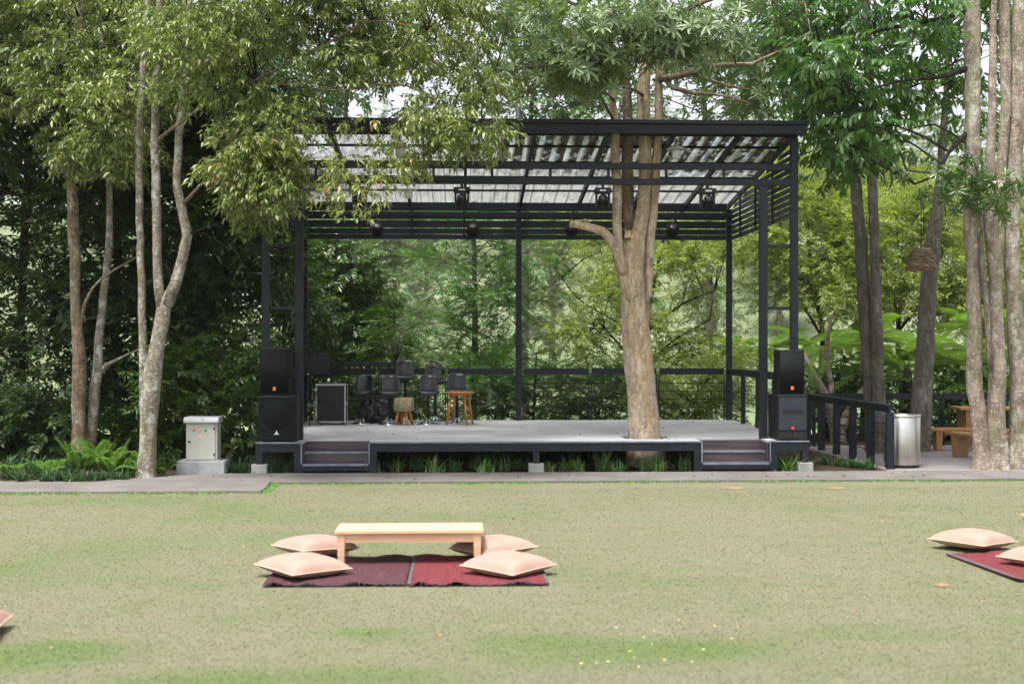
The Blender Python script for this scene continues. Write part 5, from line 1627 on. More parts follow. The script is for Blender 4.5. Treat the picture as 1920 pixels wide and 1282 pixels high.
def tree_right_cluster():
    g = at(1860, 886, 18.95); org = (g.x, 18.95, 0)
    t = empty('tree', org); tag(t, 'thick pinkish-barked tree of several fused trunks beside the terrace benches', 'tree', 'trees beside the stage')
    Y = 18.95; mb = MB()
    tp = stem(mb, [(1838, 892, 50), (1840, 868, 32), (1838, 820, 29), (1832, 760, 29), (1826, 700, 31), (1827, 620, 27), (1826, 560, 27), (1822, 460, 28), (1818, 370, 30), (1823, 280, 29), (1824, 180, 29), (1823, 60, 30), (1822, -120, 24)], Y, n=18, seed=41, bury=0.1)
    mb.build('trunk', M['bark_right'], t, org)
    mb = MB()
    tp += stem(mb, [(1874, 894, 62), (1872, 866, 42), (1869, 800, 36), (1868, 740, 34), (1869, 690, 33), (1868, 620, 28), (1867, 540, 27), (1863, 450, 33), (1862, 390, 37), (1866, 340, 34)], Y, n=18, seed=42, bury=0.1)
    for l in ([(1858, 360, 18), (1858, 280, 16), (1861, 180, 15), (1862, 80, 13), (1866, -60, 10)], [(1874, 355, 20), (1881, 280, 19), (1886, 180, 18), (1884, 80, 20), (1882, -80, 14)]):
        tp += stem(mb, l, Y, seed=43)
    mb.build('second_trunk', M['bark_right'], t, org)
    mb = MB()
    tp += stem(mb, [(1912, 894, 50, 19.0), (1908, 866, 36, 19.0), (1909, 800, 30, 19.0), (1912, 720, 34, 19.0), (1906, 640, 33, 19.0), (1902, 560, 29, 19.0), (1898, 460, 28, 19.0), (1899, 370, 30, 19.0), (1904, 260, 28, 19.0), (1908, 120, 26, 19.0), (1912, -80, 20, 19.0)], 19.0, n=18, seed=44, bury=0.1)
    mb.build('third_trunk', M['bark_right'], t, org)
    mb = MB()
    stem(mb, [(1857, 692, 12, Y - 0.17), (1851, 600, 11, Y - 0.16), (1844, 500, 10, Y - 0.15), (1839, 430, 8, Y - 0.12), (1840, 370, 7, Y - 0.1)], Y, n=10, seed=45)
    mb.build('dead_stem', M['bark_pale'], t, org)
    mb = MB()
    limbs = [[(1812, 250, 10, Y), (1780, 285, 8, 18.7), (1755, 330, 5, 18.6), (1715, 345, 4, 18.5)], [(1812, 130, 12, Y), (1760, 145, 9, 18.9), (1700, 150, 6, 18.8), (1620, 170, 4, 18.8), (1540, 190, 3, 18.8)],
             [(1820, 20, 11, Y), (1740, 40, 8, 19), (1640, 60, 6, 19.2), (1540, 90, 4, 19.3)], [(1850, 340, 7, Y - 0.1), (1800, 335, 5, 18.5), (1750, 325, 4, 18.3), (1700, 320, 3, 18.2)]]
    for i, l in enumerate(limbs): tp += stem(mb, l, Y, n=9, seed=50 + i)[1:]
    mb.build('limbs', M['bark_dark'], t, org)
    tp = [p for p in tp if p[2] > 4.0]
    A = [(1540, -120), (2030, -120), (2030, 150), (1930, 130), (1905, 60), (1800, 60), (1780, 200), (1760, 270), (1730, 350), (1690, 340), (1640, 280), (1570, 320), (1530, 280), (1520, 190), (1480, 160), (1470, 60)]
    lobes = lobes_poly(A, 18.2, 20.8, 60, 0.26, 0.5, 61, 0.8)
    lobes = [l for l in lobes if l[0][0] < 7.15 or l[0][1] > 19.5]
    lobes += [l for l in lobes_poly([(1470, 120), (1600, 150), (1620, 300), (1560, 370), (1500, 300)], 19.6, 21.2, 12, 0.26, 0.45, 65, 0.8) if l[0][0] > XR + 0.7]
    crown(t, org, lobes, 'hang', 'leaf_right', 1050, 62, 0.85, (-0.45, 0.2), trunk_pts=tp, bark=M['bark_dark'], branch_r=0.02, fill=2.2)
    sp = lobes_poly([(1690, 315), (1920, 320), (1940, 370), (1880, 400), (1740, 375)], 18.1, 18.6, 12, 0.16, 0.30, 63, 0.6)
    crown(t, org, sp, 'whorl', 'leaf_mid', 70, 64, 0.7, (-0.3, 0.5), name='low_crown', trunk_pts=tp, bark=M['bark_pale'], branch_r=0.012)
tree_right_cluster()

def tree_grey_twin():
    g = at(1648, 856, 21.8); org = (g.x, 21.8, 0)
    t = empty('tree', org); tag(t, 'smooth grey tree with two straight parallel trunks rising from the terrace', 'tree', 'trees beside the stage')
    mb = MB()
    tp = stem(mb, [(1650, 868, 34), (1650, 840, 27), (1648, 760, 25), (1645, 660, 24), (1643, 560, 23), (1640, 460, 20), (1637, 380, 19), (1634, 260, 18), (1628, 120, 17), (1622, -60, 13)], 21.8, seed=71, bury=0.1)
    mb.build('trunk', M['bark_grey'], t, org)
    mb = MB()
    tp += stem(mb, [(1636, 868, 30, 22.0), (1632, 760, 22, 22.0), (1625, 640, 22, 22.0), (1617, 500, 24, 22.0), (1609, 400, 23, 22.0), (1598, 300, 22, 22.0), (1592, 180, 19, 22.0), (1588, 40, 16, 22.0), (1586, -90, 12, 22.0)], 22.0, seed=72, bury=0.1)
    mb.build('second_trunk', M['bark_grey'], t, org)
    tp = [p for p in tp if p[2] > 4.4]
    lobes = lobes_poly([(1450, -120), (1760, -120), (1740, 80), (1640, 240), (1560, 260), (1480, 200), (1440, 60)], 20.8, 23.5, 26, 0.4, 0.7, 73, 0.8)
    crown(t, org, lobes, 'hang', 'leaf_right', 420, 74, 0.9, (-0.4, 0.2), trunk_pts=tp, bark=M['bark_grey'], branch_r=0.02)
tree_grey_twin()

def tree_grey_leaning():
    g = at(1722, 850, 22.2); org = (g.x, 22.2, 0)
    t = empty('tree', org); tag(t, 'single thick grey-green trunk leaning behind the steel bin', 'tree', 'trees beside the stage')
    mb = MB()
    tp = stem(mb, [(1722, 860, 44), (1724, 800, 40), (1730, 720, 38), (1737, 620, 34), (1741, 560, 33), (1747, 480, 31), (1753, 420, 26), (1759, 370, 18), (1764, 300, 14), (1774, 180, 11), (1782, 20, 9), (1788, -100, 7)], 22.2, n=16, seed=75, bury=0.1)
    mb.build('trunk', M['bark_grey'], t, org)
    tp = [p for p in tp if p[2] > 4.5]
    lobes = lobes_poly([(1680, -120), (2000, -120), (2000, 60), (1860, 200), (1760, 240), (1700, 120)], 21.5, 24, 18, 0.4, 0.7, 76, 0.8)
    crown(t, org, lobes, 'hang', 'leaf_right', 300, 77, 0.9, (-0.4, 0.2), trunk_pts=tp, bark=M['bark_dark'], branch_r=0.02)
tree_grey_leaning()

# ---------------------------------------------------------------- trees and shrubs behind
def back_tree(name, label, cat, stems, Y, poly, nl, r, ns, kind, mat, seed, scale=1.0, depth=2.0, bark='bark_dark', pitch=(-0.6, 0.55), grp='trees behind the stage', branch_r=0.02, twigs=6, flat=0.95, fill=2.2, ymin=None):
    x0 = stems[0][0][0]
    gx = at(x0, HOR, Y).x
    gz = float(ground_z(gx, Y))
    org = (gx, Y, gz)
    t = empty(name, org); tag(t, label, cat, grp)
    mb = MB(); tp = []
    for i, s in enumerate(stems):
        s = list(s)
        if i == 0:   # carry the first stem down to the ground
            q = at(s[0][0], s[0][1], Y)
            py_g = HOR + (CAM_H - gz) * (HOR - s[0][1]) / (q.z - CAM_H) if abs(q.z - CAM_H) > 0.05 else s[0][1]
            gpy = HOR + (CAM_H - gz + 0.1) * FPX / (Y / (CA - ((s[0][0] - 960) / FPX) * SA))
            if gpy > s[0][1]: s = [(s[0][0], gpy, s[0][2] * 1.3)] + s
        tp += stem(mb, s, Y, n=10, seed=seed + i)
    mb.build('trunk' if cat == 'tree' else 'stems', M[bark], t, org)
    lobes = lobes_poly(poly, (ymin if ymin else Y - depth), Y + depth, nl, r[0], r[1], seed + 20, flat)
    crown(t, org, lobes, kind, mat, ns, seed + 40, scale, pitch, trunk_pts=tp, bark=M[bark], branch_r=branch_r, twigs=twigs, fill=fill, name='crown' if cat == 'tree' else 'foliage')
    return t

# dark wood on the far side of the left trees
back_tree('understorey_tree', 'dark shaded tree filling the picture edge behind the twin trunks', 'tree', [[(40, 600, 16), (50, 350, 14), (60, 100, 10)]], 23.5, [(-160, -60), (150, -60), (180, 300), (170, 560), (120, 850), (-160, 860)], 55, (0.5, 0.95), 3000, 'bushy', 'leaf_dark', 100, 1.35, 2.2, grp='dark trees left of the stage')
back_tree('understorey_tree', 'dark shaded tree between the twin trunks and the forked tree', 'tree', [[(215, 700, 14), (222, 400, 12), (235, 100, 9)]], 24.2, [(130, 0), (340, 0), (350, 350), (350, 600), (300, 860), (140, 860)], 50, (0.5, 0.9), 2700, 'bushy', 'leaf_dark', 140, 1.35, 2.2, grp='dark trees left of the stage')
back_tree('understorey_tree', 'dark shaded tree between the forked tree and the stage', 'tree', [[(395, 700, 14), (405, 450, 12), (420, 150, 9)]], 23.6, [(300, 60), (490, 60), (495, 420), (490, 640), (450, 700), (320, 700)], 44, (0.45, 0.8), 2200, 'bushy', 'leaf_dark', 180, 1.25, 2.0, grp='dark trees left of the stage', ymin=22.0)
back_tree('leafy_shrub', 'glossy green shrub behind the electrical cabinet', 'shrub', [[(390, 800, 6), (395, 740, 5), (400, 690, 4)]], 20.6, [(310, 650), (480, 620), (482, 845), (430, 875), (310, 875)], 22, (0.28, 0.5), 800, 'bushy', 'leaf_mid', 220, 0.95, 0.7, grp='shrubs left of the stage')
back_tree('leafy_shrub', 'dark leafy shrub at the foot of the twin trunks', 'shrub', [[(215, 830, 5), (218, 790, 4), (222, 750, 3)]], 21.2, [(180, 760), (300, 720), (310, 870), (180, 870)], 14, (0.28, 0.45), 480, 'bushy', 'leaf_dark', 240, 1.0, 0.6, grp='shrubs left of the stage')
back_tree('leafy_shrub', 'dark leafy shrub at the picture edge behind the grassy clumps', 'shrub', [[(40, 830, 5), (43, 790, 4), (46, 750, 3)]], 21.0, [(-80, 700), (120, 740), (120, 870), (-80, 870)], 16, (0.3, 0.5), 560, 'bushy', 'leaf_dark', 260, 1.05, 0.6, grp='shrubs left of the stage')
back_tree('leafy_shrub', 'sunlit green shrub seen between the two front stage posts', 'shrub', [[(530, 760, 8), (532, 600, 6), (530, 480, 4)]], 25.6, [(495, 440), (575, 440), (590, 640), (570, 780), (495, 780)], 20, (0.35, 0.6), 760, 'bushy', 'leaf_mid', 280, 1.0, 0.8, grp='trees behind the stage')

# behind the deck
back_tree('bushy_tree', 'dark glossy tree behind the music stand, filling the bay beside the corner post', 'tree', [[(608, 720, 9), (612, 560, 8), (620, 420, 6)]], 27.6, [(560, 430), (690, 430), (715, 510), (700, 590), (715, 660), (650, 730), (560, 750)], 34, (0.38, 0.62), 1300, 'bushy', 'leaf_mid', 300, 1.05, 1.0)
back_tree('leafy_shrub', 'low green shrub behind the bar stools', 'shrub', [[(735, 760, 5), (738, 720, 4), (742, 680, 3)]], 26.2, [(680, 660), (740, 600), (800, 650), (820, 790), (620, 800), (640, 700)], 22, (0.32, 0.5), 650, 'feather', 'leaf_mid', 330, 0.9, 0.7)
back_tree('feathery_tree', 'young feathery tree with straight brown stem behind the wooden stool', 'tree', [[(889, 740, 11), (890, 640, 11), (890, 520, 9), (889, 430, 8), (889, 250, 5)]], 27.8, [(830, 330), (960, 330), (1000, 470), (1010, 600), (985, 690), (900, 720), (800, 700), (775, 590), (800, 500)], 44, (0.36, 0.6), 1250, 'feather', 'leaf_feather', 350, 1.0, 1.3, bark='bark_left2')
back_tree('feathery_shrub', 'feathery green shrub just behind the middle of the back railing', 'shrub', [[(1000, 780, 5), (1003, 720, 4), (1006, 660, 3)]], 26.0, [(860, 700), (960, 680), (1060, 690), (1090, 800), (840, 810)], 22, (0.32, 0.5), 620, 'feather', 'leaf_feather', 380, 0.9, 0.6)
back_tree('spreading_tree', 'yellow-green tree with thin diagonal branches behind the stage trunk', 'tree', [[(1215, 780, 10), (1212, 680, 9), (1216, 600, 8), (1228, 520, 6), (1250, 440, 4)], [(1214, 640, 5), (1150, 600, 4), (1085, 560, 3), (1040, 500, 2)], [(1214, 620, 5), (1280, 570, 4), (1340, 545, 3)], [(1213, 690, 5), (1260, 640, 4), (1330, 600, 3)], [(1212, 700, 5), (1165, 650, 4), (1120, 600, 3)]], 27.8,
          [(1050, 430), (1380, 430), (1380, 560), (1370, 700), (1240, 720), (1110, 700), (1030, 640), (1100, 560)], 48, (0.3, 0.55), 1200, 'fine', 'leaf_yellow', 400, 1.15, 1.2, twigs=9)
back_tree('leafy_shrub', 'bright green shrub behind the railing beside the stage trunk', 'shrub', [[(1120, 800, 5), (1125, 760, 4), (1130, 720, 3)]], 25.7, [(1010, 700), (1180, 690), (1200, 800), (1000, 805)], 22, (0.3, 0.46), 650, 'feather', 'leaf_mid', 430, 0.8, 0.5)
back_tree('leafy_shrub', 'pale green shrub behind the railing next to the back corner post', 'shrub', [[(1300, 800, 5), (1305, 760, 4), (1310, 720, 3)]], 25.7, [(1200, 700), (1380, 690), (1390, 800), (1190, 805)], 22, (0.3, 0.46), 750, 'fine', 'leaf_yellow', 450, 1.0, 0.5)
back_tree('maple_tree', 'fine-leaved yellow-green tree with forked black branches beside the stage corner', 'tree',
          [[(1540, 720, 12), (1541, 620, 10), (1530, 560, 9), (1523, 510, 8), (1516, 430, 6), (1522, 360, 4)], [(1523, 510, 6), (1560, 470, 5), (1610, 430, 3)], [(1540, 630, 6), (1500, 560, 5), (1470, 480, 3), (1450, 420, 2)], [(1526, 540, 5), (1480, 470, 4), (1440, 430, 2)], [(1520, 420, 5), (1545, 360, 4), (1560, 320, 2)]], 28.5,
          [(1370, 330), (1500, 300), (1600, 320), (1640, 420), (1600, 560), (1480, 600), (1390, 560)], 44, (0.35, 0.6), 1600, 'fine', 'leaf_yellow', 480, 1.2, 1.6, twigs=10)
back_tree('maple_tree', 'fine-leaved yellow-green tree behind the twin grey trunks and the hanging basket', 'tree',
          [[(1690, 760, 11), (1684, 640, 9), (1690, 560, 7), (1720, 500, 5), (1760, 460, 3)], [(1686, 620, 6), (1730, 570, 5), (1790, 545, 3)], [(1688, 600, 6), (1660, 520, 4), (1640, 440, 3)]], 31.0,
          [(1560, 330), (1700, 310), (1840, 330), (1960, 300), (1980, 560), (1800, 600), (1640, 620), (1570, 520)], 52, (0.42, 0.72), 2300, 'fine', 'leaf_yellow', 520, 1.4, 2.2, twigs=9)

back_tree('pale_tree', 'tall pale green tree showing over the roof beside the stage tree stems', 'tree', [[(1330, 500, 12), (1325, 300, 10), (1320, 150, 7)]], 33.0, [(1120, 40), (1480, 20), (1500, 200), (1420, 250), (1250, 255), (1120, 220)], 34, (0.5, 0.85), 620, 'bushy', 'leaf_mid', 560, 1.3, 1.5, bark='bark_grey')
back_tree('pale_tree', 'tall pale green tree showing over the middle of the roof', 'tree', [[(985, 500, 12), (990, 300, 10), (1000, 150, 7)]], 34.0, [(880, 60), (1120, 60), (1140, 220), (1040, 250), (900, 240)], 24, (0.5, 0.85), 420, 'bushy', 'leaf_mid', 580, 1.3, 1.5, bark='bark_grey')
back_tree('pale_tree', 'tall pale green tree behind the roof end nearer the control cabinet', 'tree', [[(640, 500, 12), (645, 300, 10), (650, 150, 7)]], 32.0, [(500, 60), (860, 60), (860, 200), (760, 260), (600, 260), (480, 200)], 30, (0.5, 0.85), 480, 'bushy', 'leaf_mid', 600, 1.3, 1.5, bark='bark_grey')
# ---------------------------------------------------------------- far wood
def pine_far(px, Y, h, label, seed):
    gx = at(px, HOR, Y).x; gz = float(ground_z(gx, Y)); org = (gx, Y, gz)
    t = empty('pine_tree', org); tag(t, label, 'tree', 'far pines behind the stage')
    rg = random.Random(seed); mb = MB()
    q = [(gx + rg.uniform(-.2, .2) * k / 5, Y, gz + h * k / 5) for k in range(6)]; q[0] = (gx, Y, gz - 0.2)
    mb.tube(q, [0.22, 0.19, 0.16, 0.12, 0.08, 0.02], 9, wob=0.04, seed=seed); mb.build('trunk', M['bark_pale'], t, org)
    lobes = []
    for k in range(34):
        f = 0.18 + 0.82 * rg.random(); a = rg.uniform(0, 6.28); R = 2.4 * (1.08 - f) + 0.35
        r = rg.uniform(0.35, 1.0) * R
        lobes.append((np.array((gx + r * math.cos(a), Y + r * math.sin(a), gz + h * f)), np.array((0.75, 0.75, 0.42))))
    crown(t, org, lobes, 'pine', 'leaf_far_hazed', 620, seed, 1.7, (-0.3, 0.4), trunk_pts=[tuple(p) for p in q[1:]], bark=M['bark_pale'], branch_r=0.02, twigs=2)
for i, (px, Y, h) in enumerate(((738, 66, 13), (655, 92, 13), (800, 100, 13), (1035, 84, 12), (1160, 95, 12), (1330, 78, 12), (1460, 90, 12), (1850, 80, 12))):
    pine_far(px, Y, h, 'pale slender pine on the far hillside, ' + ('%s in order across the view' % ['second', 'first', 'third', 'fourth', 'fifth', 'sixth', 'seventh', 'last'][i]), 700 + i)

def far_wood():
    rng = np.random.default_rng(99)
    n = 120
    Y = rng.uniform(95, 165, n); x = rng.uniform(-0.55, 0.62, n) * Y
    z = ground_z(x, Y); h = rng.uniform(5, 10, n)
    lobes = []
    for i in range(n):
        for k in range(3):
            lobes.append((np.array((x[i] + rng.normal(0, 1.2), Y[i] + rng.normal(0, 1.2), z[i] + h[i] * (0.3 + 0.3 * k))), np.array((2.3, 2.3, 1.9)) * rng.uniform(0.7, 1.2)))
    o = crown(None, (0, 90, 5), lobes, 'bushy', 'leaf_far_hazed', 7000, 98, 4.2, (-0.3, 0.4), name='hillside_wood')
    tag(o, 'pale wooded hillside far behind the stage', 'wood', kind='stuff')
far_wood()

# ---------------------------------------------------------------- ferns, tree ferns, grass
def frond(L, n, w, arch, rng, mat, parent, az, el, name='frond', origin=(0, 0, 0), leaf_w=0.26):
    """An arching frond with paired leaflets."""
    V, T, R = [], [], []; off = 0
    ca, sa = math.cos(az), math.sin(az)
    def pt(t):
        r = L * (math.cos(el) * t); z = L * (math.sin(el) * t - arch * t * t)
        return np.array((origin[0] + r * ca, origin[1] + r * sa, origin[2] + z))
    side = np.array((-sa, ca, 0))
    prev = None
    K = n + 4
    for i in range(K + 1):
        t = i / K; p = pt(t); rr = 0.0045 * L * (1 - 0.8 * t)
        V += [p + side * rr, p - side * rr * 0.5 + np.array((0, 0, rr)), p - side * rr]
        if i:
            a = off - 3
            for k in range(3):
                k2 = (k + 1) % 3
                T += [(a + k, a + k2, off + k2), (a + k, off + k2, off + k)]; R += [0.15, 0.15]
        off += 3
    for i in range(n):
        t = 0.14 + 0.86 * (i + 0.5) / n
        p = pt(t); d = unit(pt(min(1, t + 0.02)) - pt(t - 0.02)); up = np.cross(d, side)
        ll = w * L * math.sin(math.pi * (0.12 + 0.88 * t) ** 0.85) ** 0.8 * rng.uniform(0.9, 1.1) + 0.01
        for s in (-1, 1):
            dd = unit(side * s * 1.0 + d * 0.45 - np.array((0, 0, 0.22)) + up * 0.0)
            W = max(0.012, L * 0.86 / n * 0.95) * leaf_w / 0.26
            v, tt = leaf_geo(p, dd, (0, 0, 1.0), ll, W, 'lance', 0.12)
            V += list(v); T += [(a + off, b + off, c + off) for a, b, c in tt]; R += [rng.random()] * len(tt); off += len(v)
    return mesh_np(name, V, T, M[mat], parent, R)

def fern(px, py, L, nf, label, seed, mat='fern', lean=None, n=22):
    d = CAM_H * FPX / (py - HOR); g = at(px, py, d)
    rng = np.random.default_rng(seed)
    s = empty('fern', (g.x, g.y, 0)); tag(s, label, 'fern', 'ferns by the path')
    for k in range(nf):
        az = 2 * math.pi * k / nf + rng.uniform(-0.35, 0.35)
        frond(L * rng.uniform(0.75, 1.1), n, 0.17, rng.uniform(0.25, 0.6), rng, mat, s, az, rng.uniform(0.85, 1.3))
    return s
fern(210, 893, 0.80, 12, 'bright fern between the twin trunks and the forked tree, largest of the bed', 1)
fern(150, 889, 0.85, 12, 'tall upright fern in front of the twin trunks', 2)
fern(95, 893, 0.58, 9, 'small fern left of the twin trunks among grass clumps', 3)
fern(252, 893, 0.60, 9, 'low fern touching the forked tree trunk on its shaded side', 4)
fern(300, 893, 0.50, 9, 'small fern at the foot of the forked tree by the path corner', 5)
fern(20, 892, 0.55, 8, 'small fern at the picture edge by the path', 6)
fern(185, 878, 0.85, 11, 'fern with curved fronds just behind the largest fern', 7)

def clump(px, py, L, nb, label, seed, mat='blade', grp='strap-leaved clumps by the stage', width=0.011, upright=1.0, gz=0.0):
    d = (CAM_H - gz) * FPX / (py - HOR); g = at(px, py, d)
    rng = np.random.default_rng(seed)
    V, T, R = [], [], []; off = 0
    for k in range(nb):
        az = rng.uniform(0, 6.28); l = L * rng.uniform(0.55, 1.1); el = rng.uniform(0.75, 1.45) * upright
        b = np.array((rng.normal(0, 0.05), rng.normal(0, 0.05), 0.0)); ca, sa = math.cos(az), math.sin(az); side = np.array((-sa, ca, 0)); ar = rng.uniform(0.15, 0.75)
        K = 5
        for i in range(K + 1):
            t = i / K
            p = b + np.array((l * math.cos(el) * t * ca * (1 + ar * t), l * math.cos(el) * t * sa * (1 + ar * t), l * (math.sin(el) * t - ar * t * t * 0.8)))
            p[2] = max(p[2], 0.006)
            w = width * (1 - 0.92 * t ** 2)
            V += [p - side * w, p + side * w]
            if i:
                a = off - 2
                T += [(a, a + 1, off + 1), (a, off + 1, off)]
            off += 2
        R += [rng.random()] * (2 * K)
    o = mesh_np('grass_clump', V, T, M[mat], None, R, None)
    o.location = (g.x, g.y, gz)
    tag(o, label, 'grass clump', grp)
    return o
ORD = ['first', 'second', 'third', 'fourth', 'fifth', 'sixth', 'seventh', 'eighth', 'ninth', 'tenth', 'eleventh', 'twelfth', 'thirteenth', 'fourteenth']
lab_open = 'arching strap-leaved clump under the stage between the steps and the middle footing'
for i, px in enumerate((715, 748, 782, 815, 850, 885, 918, 950, 978)):
    clump(px + (i * 37 % 17) - 8, 886 - (i % 3) * 3, 0.30 + 0.04 * (i * 5 % 4), 34 + 9 * (i * 3 % 5), 'arching strap-leaved clump under the stage, %s from the steps by the cabinet' % ORD[i], 200 + i, grp='arching clumps under the stage front')
lab_spk = 'spiky strap-leaved clump under the stage between the middle footing and the far steps'
for i, px in enumerate((1036, 1062, 1092, 1128, 1165, 1205, 1242, 1280)):
    clump(px + (i * 29 % 19) - 9, 886 - (i % 2) * 2, 0.29 + 0.045 * (i * 5 % 4), 32 + 9 * (i * 3 % 5), 'spiky strap-leaved clump under the stage, %s from the middle footing block' % ORD[i], 230 + i, 'blade', grp='spiky clumps under the stage front', upright=1.12)
clump(1480, 886, 0.44, 90, 'dense strap-leaved clump under the subwoofer with red emblem', 250)
clump(1466, 884, 0.36, 50, 'smaller strap-leaved clump against the leg under the red-badged subwoofer', 251)
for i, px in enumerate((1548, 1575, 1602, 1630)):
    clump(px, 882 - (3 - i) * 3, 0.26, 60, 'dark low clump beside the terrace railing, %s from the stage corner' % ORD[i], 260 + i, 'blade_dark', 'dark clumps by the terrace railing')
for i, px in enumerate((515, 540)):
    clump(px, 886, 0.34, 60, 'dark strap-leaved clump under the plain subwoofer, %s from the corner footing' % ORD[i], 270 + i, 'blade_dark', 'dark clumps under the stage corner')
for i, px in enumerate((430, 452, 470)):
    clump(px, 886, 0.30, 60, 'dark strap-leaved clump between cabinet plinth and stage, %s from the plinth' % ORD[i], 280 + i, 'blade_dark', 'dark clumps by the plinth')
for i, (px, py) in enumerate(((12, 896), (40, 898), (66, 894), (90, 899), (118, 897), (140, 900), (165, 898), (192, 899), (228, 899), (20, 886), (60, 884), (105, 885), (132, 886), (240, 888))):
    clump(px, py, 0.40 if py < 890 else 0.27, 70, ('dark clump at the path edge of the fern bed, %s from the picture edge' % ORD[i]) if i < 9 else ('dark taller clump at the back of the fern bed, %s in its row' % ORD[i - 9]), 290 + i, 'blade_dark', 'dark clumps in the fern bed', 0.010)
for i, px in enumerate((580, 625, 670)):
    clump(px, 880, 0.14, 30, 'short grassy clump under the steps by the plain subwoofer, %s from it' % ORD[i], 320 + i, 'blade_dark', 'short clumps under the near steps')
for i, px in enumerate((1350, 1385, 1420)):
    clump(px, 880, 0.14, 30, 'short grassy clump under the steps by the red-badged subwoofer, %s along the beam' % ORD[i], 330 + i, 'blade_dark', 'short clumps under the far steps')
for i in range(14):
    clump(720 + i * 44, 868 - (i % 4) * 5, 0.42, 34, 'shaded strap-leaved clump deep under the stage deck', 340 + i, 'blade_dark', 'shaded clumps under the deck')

def tree_fern(px, py, Y, L, nf, label, seed, el=(0.15, 0.75)):
    c = at(px, py, Y); gz = float(ground_z(c.x, Y))
    s = empty('tree_fern', (c.x, Y, gz)); tag(s, label, 'tree fern', 'tree ferns behind the terrace')
    rng = np.random.default_rng(seed)
    MB().tube([(0, 0, -0.1), (0.05, 0, (c.z - gz) * 0.5), (0, 0, c.z - gz)], [0.13, 0.10, 0.09], 10, wob=0.08, seed=seed).build('trunk', M['bark_dark'], s)
    for k in range(nf):
        az = 2 * math.pi * k / nf + rng.uniform(-0.25, 0.25)
        frond(L * rng.uniform(0.85, 1.12), 46, 0.19, rng.uniform(0.40, 0.75), rng, 'treefern', s, az, rng.uniform(*el), 'frond', (0, 0, c.z - gz), 0.17)
tree_fern(1545, 655, 25.6, 1.75, 13, 'broad tree fern arching beside the stage corner', 501)
tree_fern(1700, 690, 25.0, 2.0, 14, 'large tree fern behind the twin grey trunks and the leaning trunk', 502, (0.3, 0.95))
tree_fern(1800, 700, 25.8, 2.1, 14, 'bright tree fern behind the slab table', 503, (0.3, 1.0))
tree_fern(1900, 660, 26.4, 2.0, 13, 'tree fern at the picture edge behind the thick fused trunks', 504, (0.2, 0.9))
tree_fern(1425, 655, 26.8, 1.5, 12, 'small tree fern seen between the stage posts and the back corner', 505)
back_tree('leafy_shrub', 'green shrub behind the bend of the two terrace railings', 'shrub', [[(1590, 800, 6), (1600, 760, 5), (1570, 700, 4)]], 25.8, [(1500, 700), (1640, 690), (1660, 810), (1500, 815)], 16, (0.3, 0.5), 480, 'bushy', 'leaf_mid', 620, 1.0, 0.7, grp='trees behind the stage')
back_tree('leafy_shrub', 'green shrub behind the far terrace railing between the leaning trunk and the slab table', 'shrub', [[(1780, 800, 6), (1785, 760, 5), (1790, 710, 4)]], 25.2, [(1680, 690), (1830, 690), (1840, 820), (1680, 825)], 16, (0.3, 0.5), 420, 'bushy', 'leaf_bright', 640, 1.0, 0.6, grp='trees behind the stage')
back_tree('leafy_shrub', 'green shrub behind the far terrace railing at the picture edge', 'shrub', [[(1880, 800, 6), (1885, 760, 5), (1890, 710, 4)]], 25.4, [(1830, 700), (1980, 690), (1980, 820), (1830, 825)], 16, (0.3, 0.5), 420, 'bushy', 'leaf_mid', 660, 1.0, 0.6, grp='trees behind the stage')
tree_fern(1620, 640, 26.8, 1.9, 14, 'tree fern half hidden behind the twin grey trunks', 506, (0.25, 0.9))
tree_fern(1845, 610, 28.0, 2.1, 14, 'tallest tree fern, behind the gap between leaning and fused trunks', 507, (0.2, 0.8))
def curved_trunk():
    Y = 24.6; g = at(1570, 830, Y)
    s = empty('bent_tree', (g.x, Y, 0)); tag(s, 'bare forked bent trunk behind the terrace railing beside the speakers', 'tree')
    mb = MB()
    stem(mb, [(1575, 850, 30), (1568, 800, 28), (1556, 765, 24), (1540, 730, 18), (1520, 690, 12), (1505, 660, 8)], Y, n=12, seed=81)
    mb.build('trunk', M['bark_pale'], s, (g.x, Y, 0))
    mb = MB(); stem(mb, [(1572, 820, 20), (1592, 770, 17), (1615, 735, 13), (1640, 705, 9), (1655, 680, 6)], Y, n=12, seed=82)
    stem(mb, [(1560, 770, 14), (1558, 720, 11), (1550, 670, 10), (1552, 620, 8), (1560, 590, 5)], Y, n=10, seed=83)
    mb.build('branches', M['bark_left2'], s, (g.x, Y, 0))
curved_trunk()

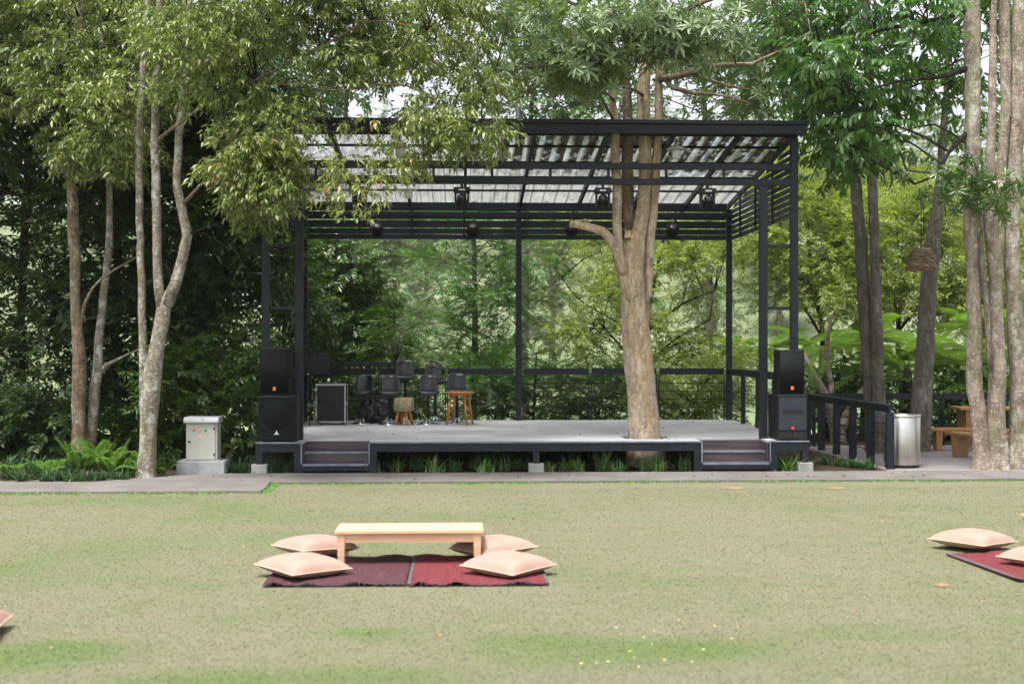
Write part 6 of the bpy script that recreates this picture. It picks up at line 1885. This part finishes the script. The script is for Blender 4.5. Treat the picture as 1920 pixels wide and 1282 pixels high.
# lawn grass, fallen bits
def lawn_grass():
    rng = np.random.default_rng(5)
    n = 200000
    # even spread over the visible lawn; thinner towards the path
    Y = 6.6 * (16.9 / 6.6) ** rng.random(n)
    x = (rng.uniform(-0.44, 0.46, n)) * Y * 1.0
    ok = ~((Y > 16.45) & (x < -2.5))
    ok &= ~((x > -1.6) & (x < 0.72) & (Y > 10.04) & (Y < 11.45))
    x, Y = x[ok], Y[ok]; n = len(x)
    h = rng.uniform(0.004, 0.011, n); az = rng.uniform(0, 6.28, n); lean = rng.uniform(0.5, 2.2, n)
    w = rng.uniform(0.002, 0.0036, n) * (0.75 + Y / 22)
    ca, sa = np.cos(az), np.sin(az)
    b = np.stack([x, Y, np.zeros(n)], -1)
    s = np.stack([-sa, ca, np.zeros(n)], -1) * w[:, None]
    tip = b + np.stack([ca * lean, sa * lean, np.ones(n)], -1) * h[:, None]
    V = np.stack([b - s, b + s, tip], 1).reshape(-1, 3)
    T = np.arange(3 * n).reshape(-1, 3)
    o = mesh_np('lawn_grass', V, T, M['grass'], None, rng.random(n), None, kind='stuff')
    tag(o, 'short dry lawn grass', 'grass', kind='stuff')
    # taller fringe where the mower misses, along the path edge
    n = 9000
    x = np.concatenate([rng.uniform(-2.5, 9.5, n // 2), rng.uniform(-8, -2.5, n // 4), np.full(n // 4, -2.52) + rng.normal(0, 0.03, n // 4)])
    Y = np.concatenate([17.56 - np.abs(rng.normal(0, 0.06, n // 2)), 16.48 - np.abs(rng.normal(0, 0.05, n // 4)), rng.uniform(16.5, 17.55, n // 4)])
    n = len(x)
    dens = np.sin(x * 3.1) + np.sin(x * 7.7 + 1) + rng.normal(0, 1, n) > -0.3
    x, Y = x[dens], Y[dens]; n = len(x)
    h = rng.uniform(0.012, 0.042, n); az = rng.uniform(0, 6.28, n); lean = rng.uniform(0.1, 1.2, n); w = rng.uniform(0.004, 0.008, n)
    ca, sa = np.cos(az), np.sin(az)
    b = np.stack([x, Y, np.zeros(n)], -1); s = np.stack([-sa, ca, np.zeros(n)], -1) * w[:, None]
    tip = b + np.stack([ca * lean, sa * lean, np.ones(n)], -1) * h[:, None]
    o = mesh_np('path_edge_grass', np.stack([b - s, b + s, tip], 1).reshape(-1, 3), np.arange(3 * n).reshape(-1, 3), M['blade'], None, rng.random(n) * 0.9, None, kind='stuff')
    tag(o, 'taller green grass along the path edge', 'grass', kind='stuff')
lawn_grass()

def litter():
    rng = np.random.default_rng(12)
    V, T, R = [], [], []; off = 0
    for k in range(70):
        Y = rng.uniform(8, 17.3); x = rng.uniform(-0.42, 0.44) * Y
        L = rng.uniform(0.025, 0.055); a = rng.uniform(0, 6.28)
        v, t = leaf_geo(np.array((x, Y, 0.02)), (math.cos(a), math.sin(a), rng.uniform(-.1, .3)), (0, 0.2, 1), L, L * 0.4)
        V += list(v); T += [(p + off, q + off, r + off) for p, q, r in t]; off += len(v)
    o = mesh_np('fallen_leaves', V, T, M['deadleaf'], None, None, None, kind='stuff'); tag(o, 'small dry leaves scattered over the lawn', 'leaves', kind='stuff')
    V, T = [], []; off = 0
    for k in range(130):
        if k < 28: x, Y, z = rng.uniform(EL + 0.2, ER - 0.2), rng.uniform(YF + 0.1, YB), H + 0.004
        else: x, Y, z = rng.uniform(-7.5, 9), rng.uniform(17.65, 18.65), 0.039
        if z > 0.2 and Y < YF + 0.6 and (N1 < x < N2 or N3 < x < N4): continue
        L = rng.uniform(0.03, 0.075); a = rng.uniform(0, 6.28)
        v, t = leaf_geo(np.array((x, Y, z)), (math.cos(a), math.sin(a), rng.uniform(0.02, .3)), (0, 0.2, 1), L, L * 0.4)
        V += list(v); T += [(p + off, q + off, r + off) for p, q, r in t]; off += len(v)
    o = mesh_np('fallen_leaves', V, T, M['deadleaf'], None, None, None, kind='stuff'); tag(o, 'dry leaves lying on the deck and the path', 'leaves', kind='stuff')
    V, T = [], []; off = 0
    for k in range(16):
        px, py = rng.uniform(1090, 1400), rng.uniform(1188, 1275)
        d = CAM_H * FPX / (py - HOR); g = at(px, py, d)
        r = rng.uniform(0.006, 0.011)
        for j in range(5):
            a = 6.283 * j / 5 + k
            V += [(g.x, g.y, 0.035), (g.x + r * math.cos(a - .5), g.y + r * math.sin(a - .5), 0.04), (g.x + r * math.cos(a + .5), g.y + r * math.sin(a + .5), 0.04)]
            T.append((off, off + 1, off + 2)); off += 3
    o = mesh_np('lawn_flowers', V, T, M['flower'], None, None, None, kind='stuff'); tag(o, 'tiny pale yellow flowers in the green lawn patch', 'flowers', kind='stuff')
    for i, (px, py, w, lb) in enumerate(((1372, 918, 0.34, 'patch of bare orange soil on the lawn by the path, nearer the steps'), (1567, 919, 0.32, 'patch of bare orange soil on the lawn by the path, in front of the terrace'), (1766, 1105, 0.13, 'small patch of bare orange soil on the open lawn below the cushion'))):
        d = CAM_H * FPX / (py - HOR); g = at(px, py, d)
        n = 18; rg = random.Random(i)
        ring = [(w / 2 * math.cos(6.283 * k / n) * rg.uniform(0.6, 1.1), w / 3.2 * math.sin(6.283 * k / n) * rg.uniform(0.6, 1.1), 0.006) for k in range(n)]
        mid = [(x * 0.5, y * 0.5, 0.020) for x, y, z in ring]
        mb = MB(); mb.add(ring + mid + [(0, 0, 0.026)], [(k, (k + 1) % n, n + (k + 1) % n, n + k) for k in range(n)] + [(n + k, n + (k + 1) % n, 2 * n) for k in range(n)], True)
        o = mb.build('soil_patch', M['soil']); o.location = (g.x, g.y, 0); tag(o, lb, 'soil patch', 'bare soil patches')
litter()

# ---------------------------------------------------------------- damp valley air
def haze():
    m, nt, out = base_mat('valley_haze')
    v = nd(nt, 'ShaderNodeVolumePrincipled')
    v.inputs['Color'].default_value = (0.93, 0.95, 0.97, 1); v.inputs['Density'].default_value = 0.0002; v.inputs['Anisotropy'].default_value = 0.2
    nt.links.new(v.outputs[0], out.inputs['Volume'])
    o = MB().box(-270, 270, -65, 325, -6, 26).build('haze', m)
    tag(o, 'thin pale haze in the valley air', 'haze', kind='stuff')
haze()
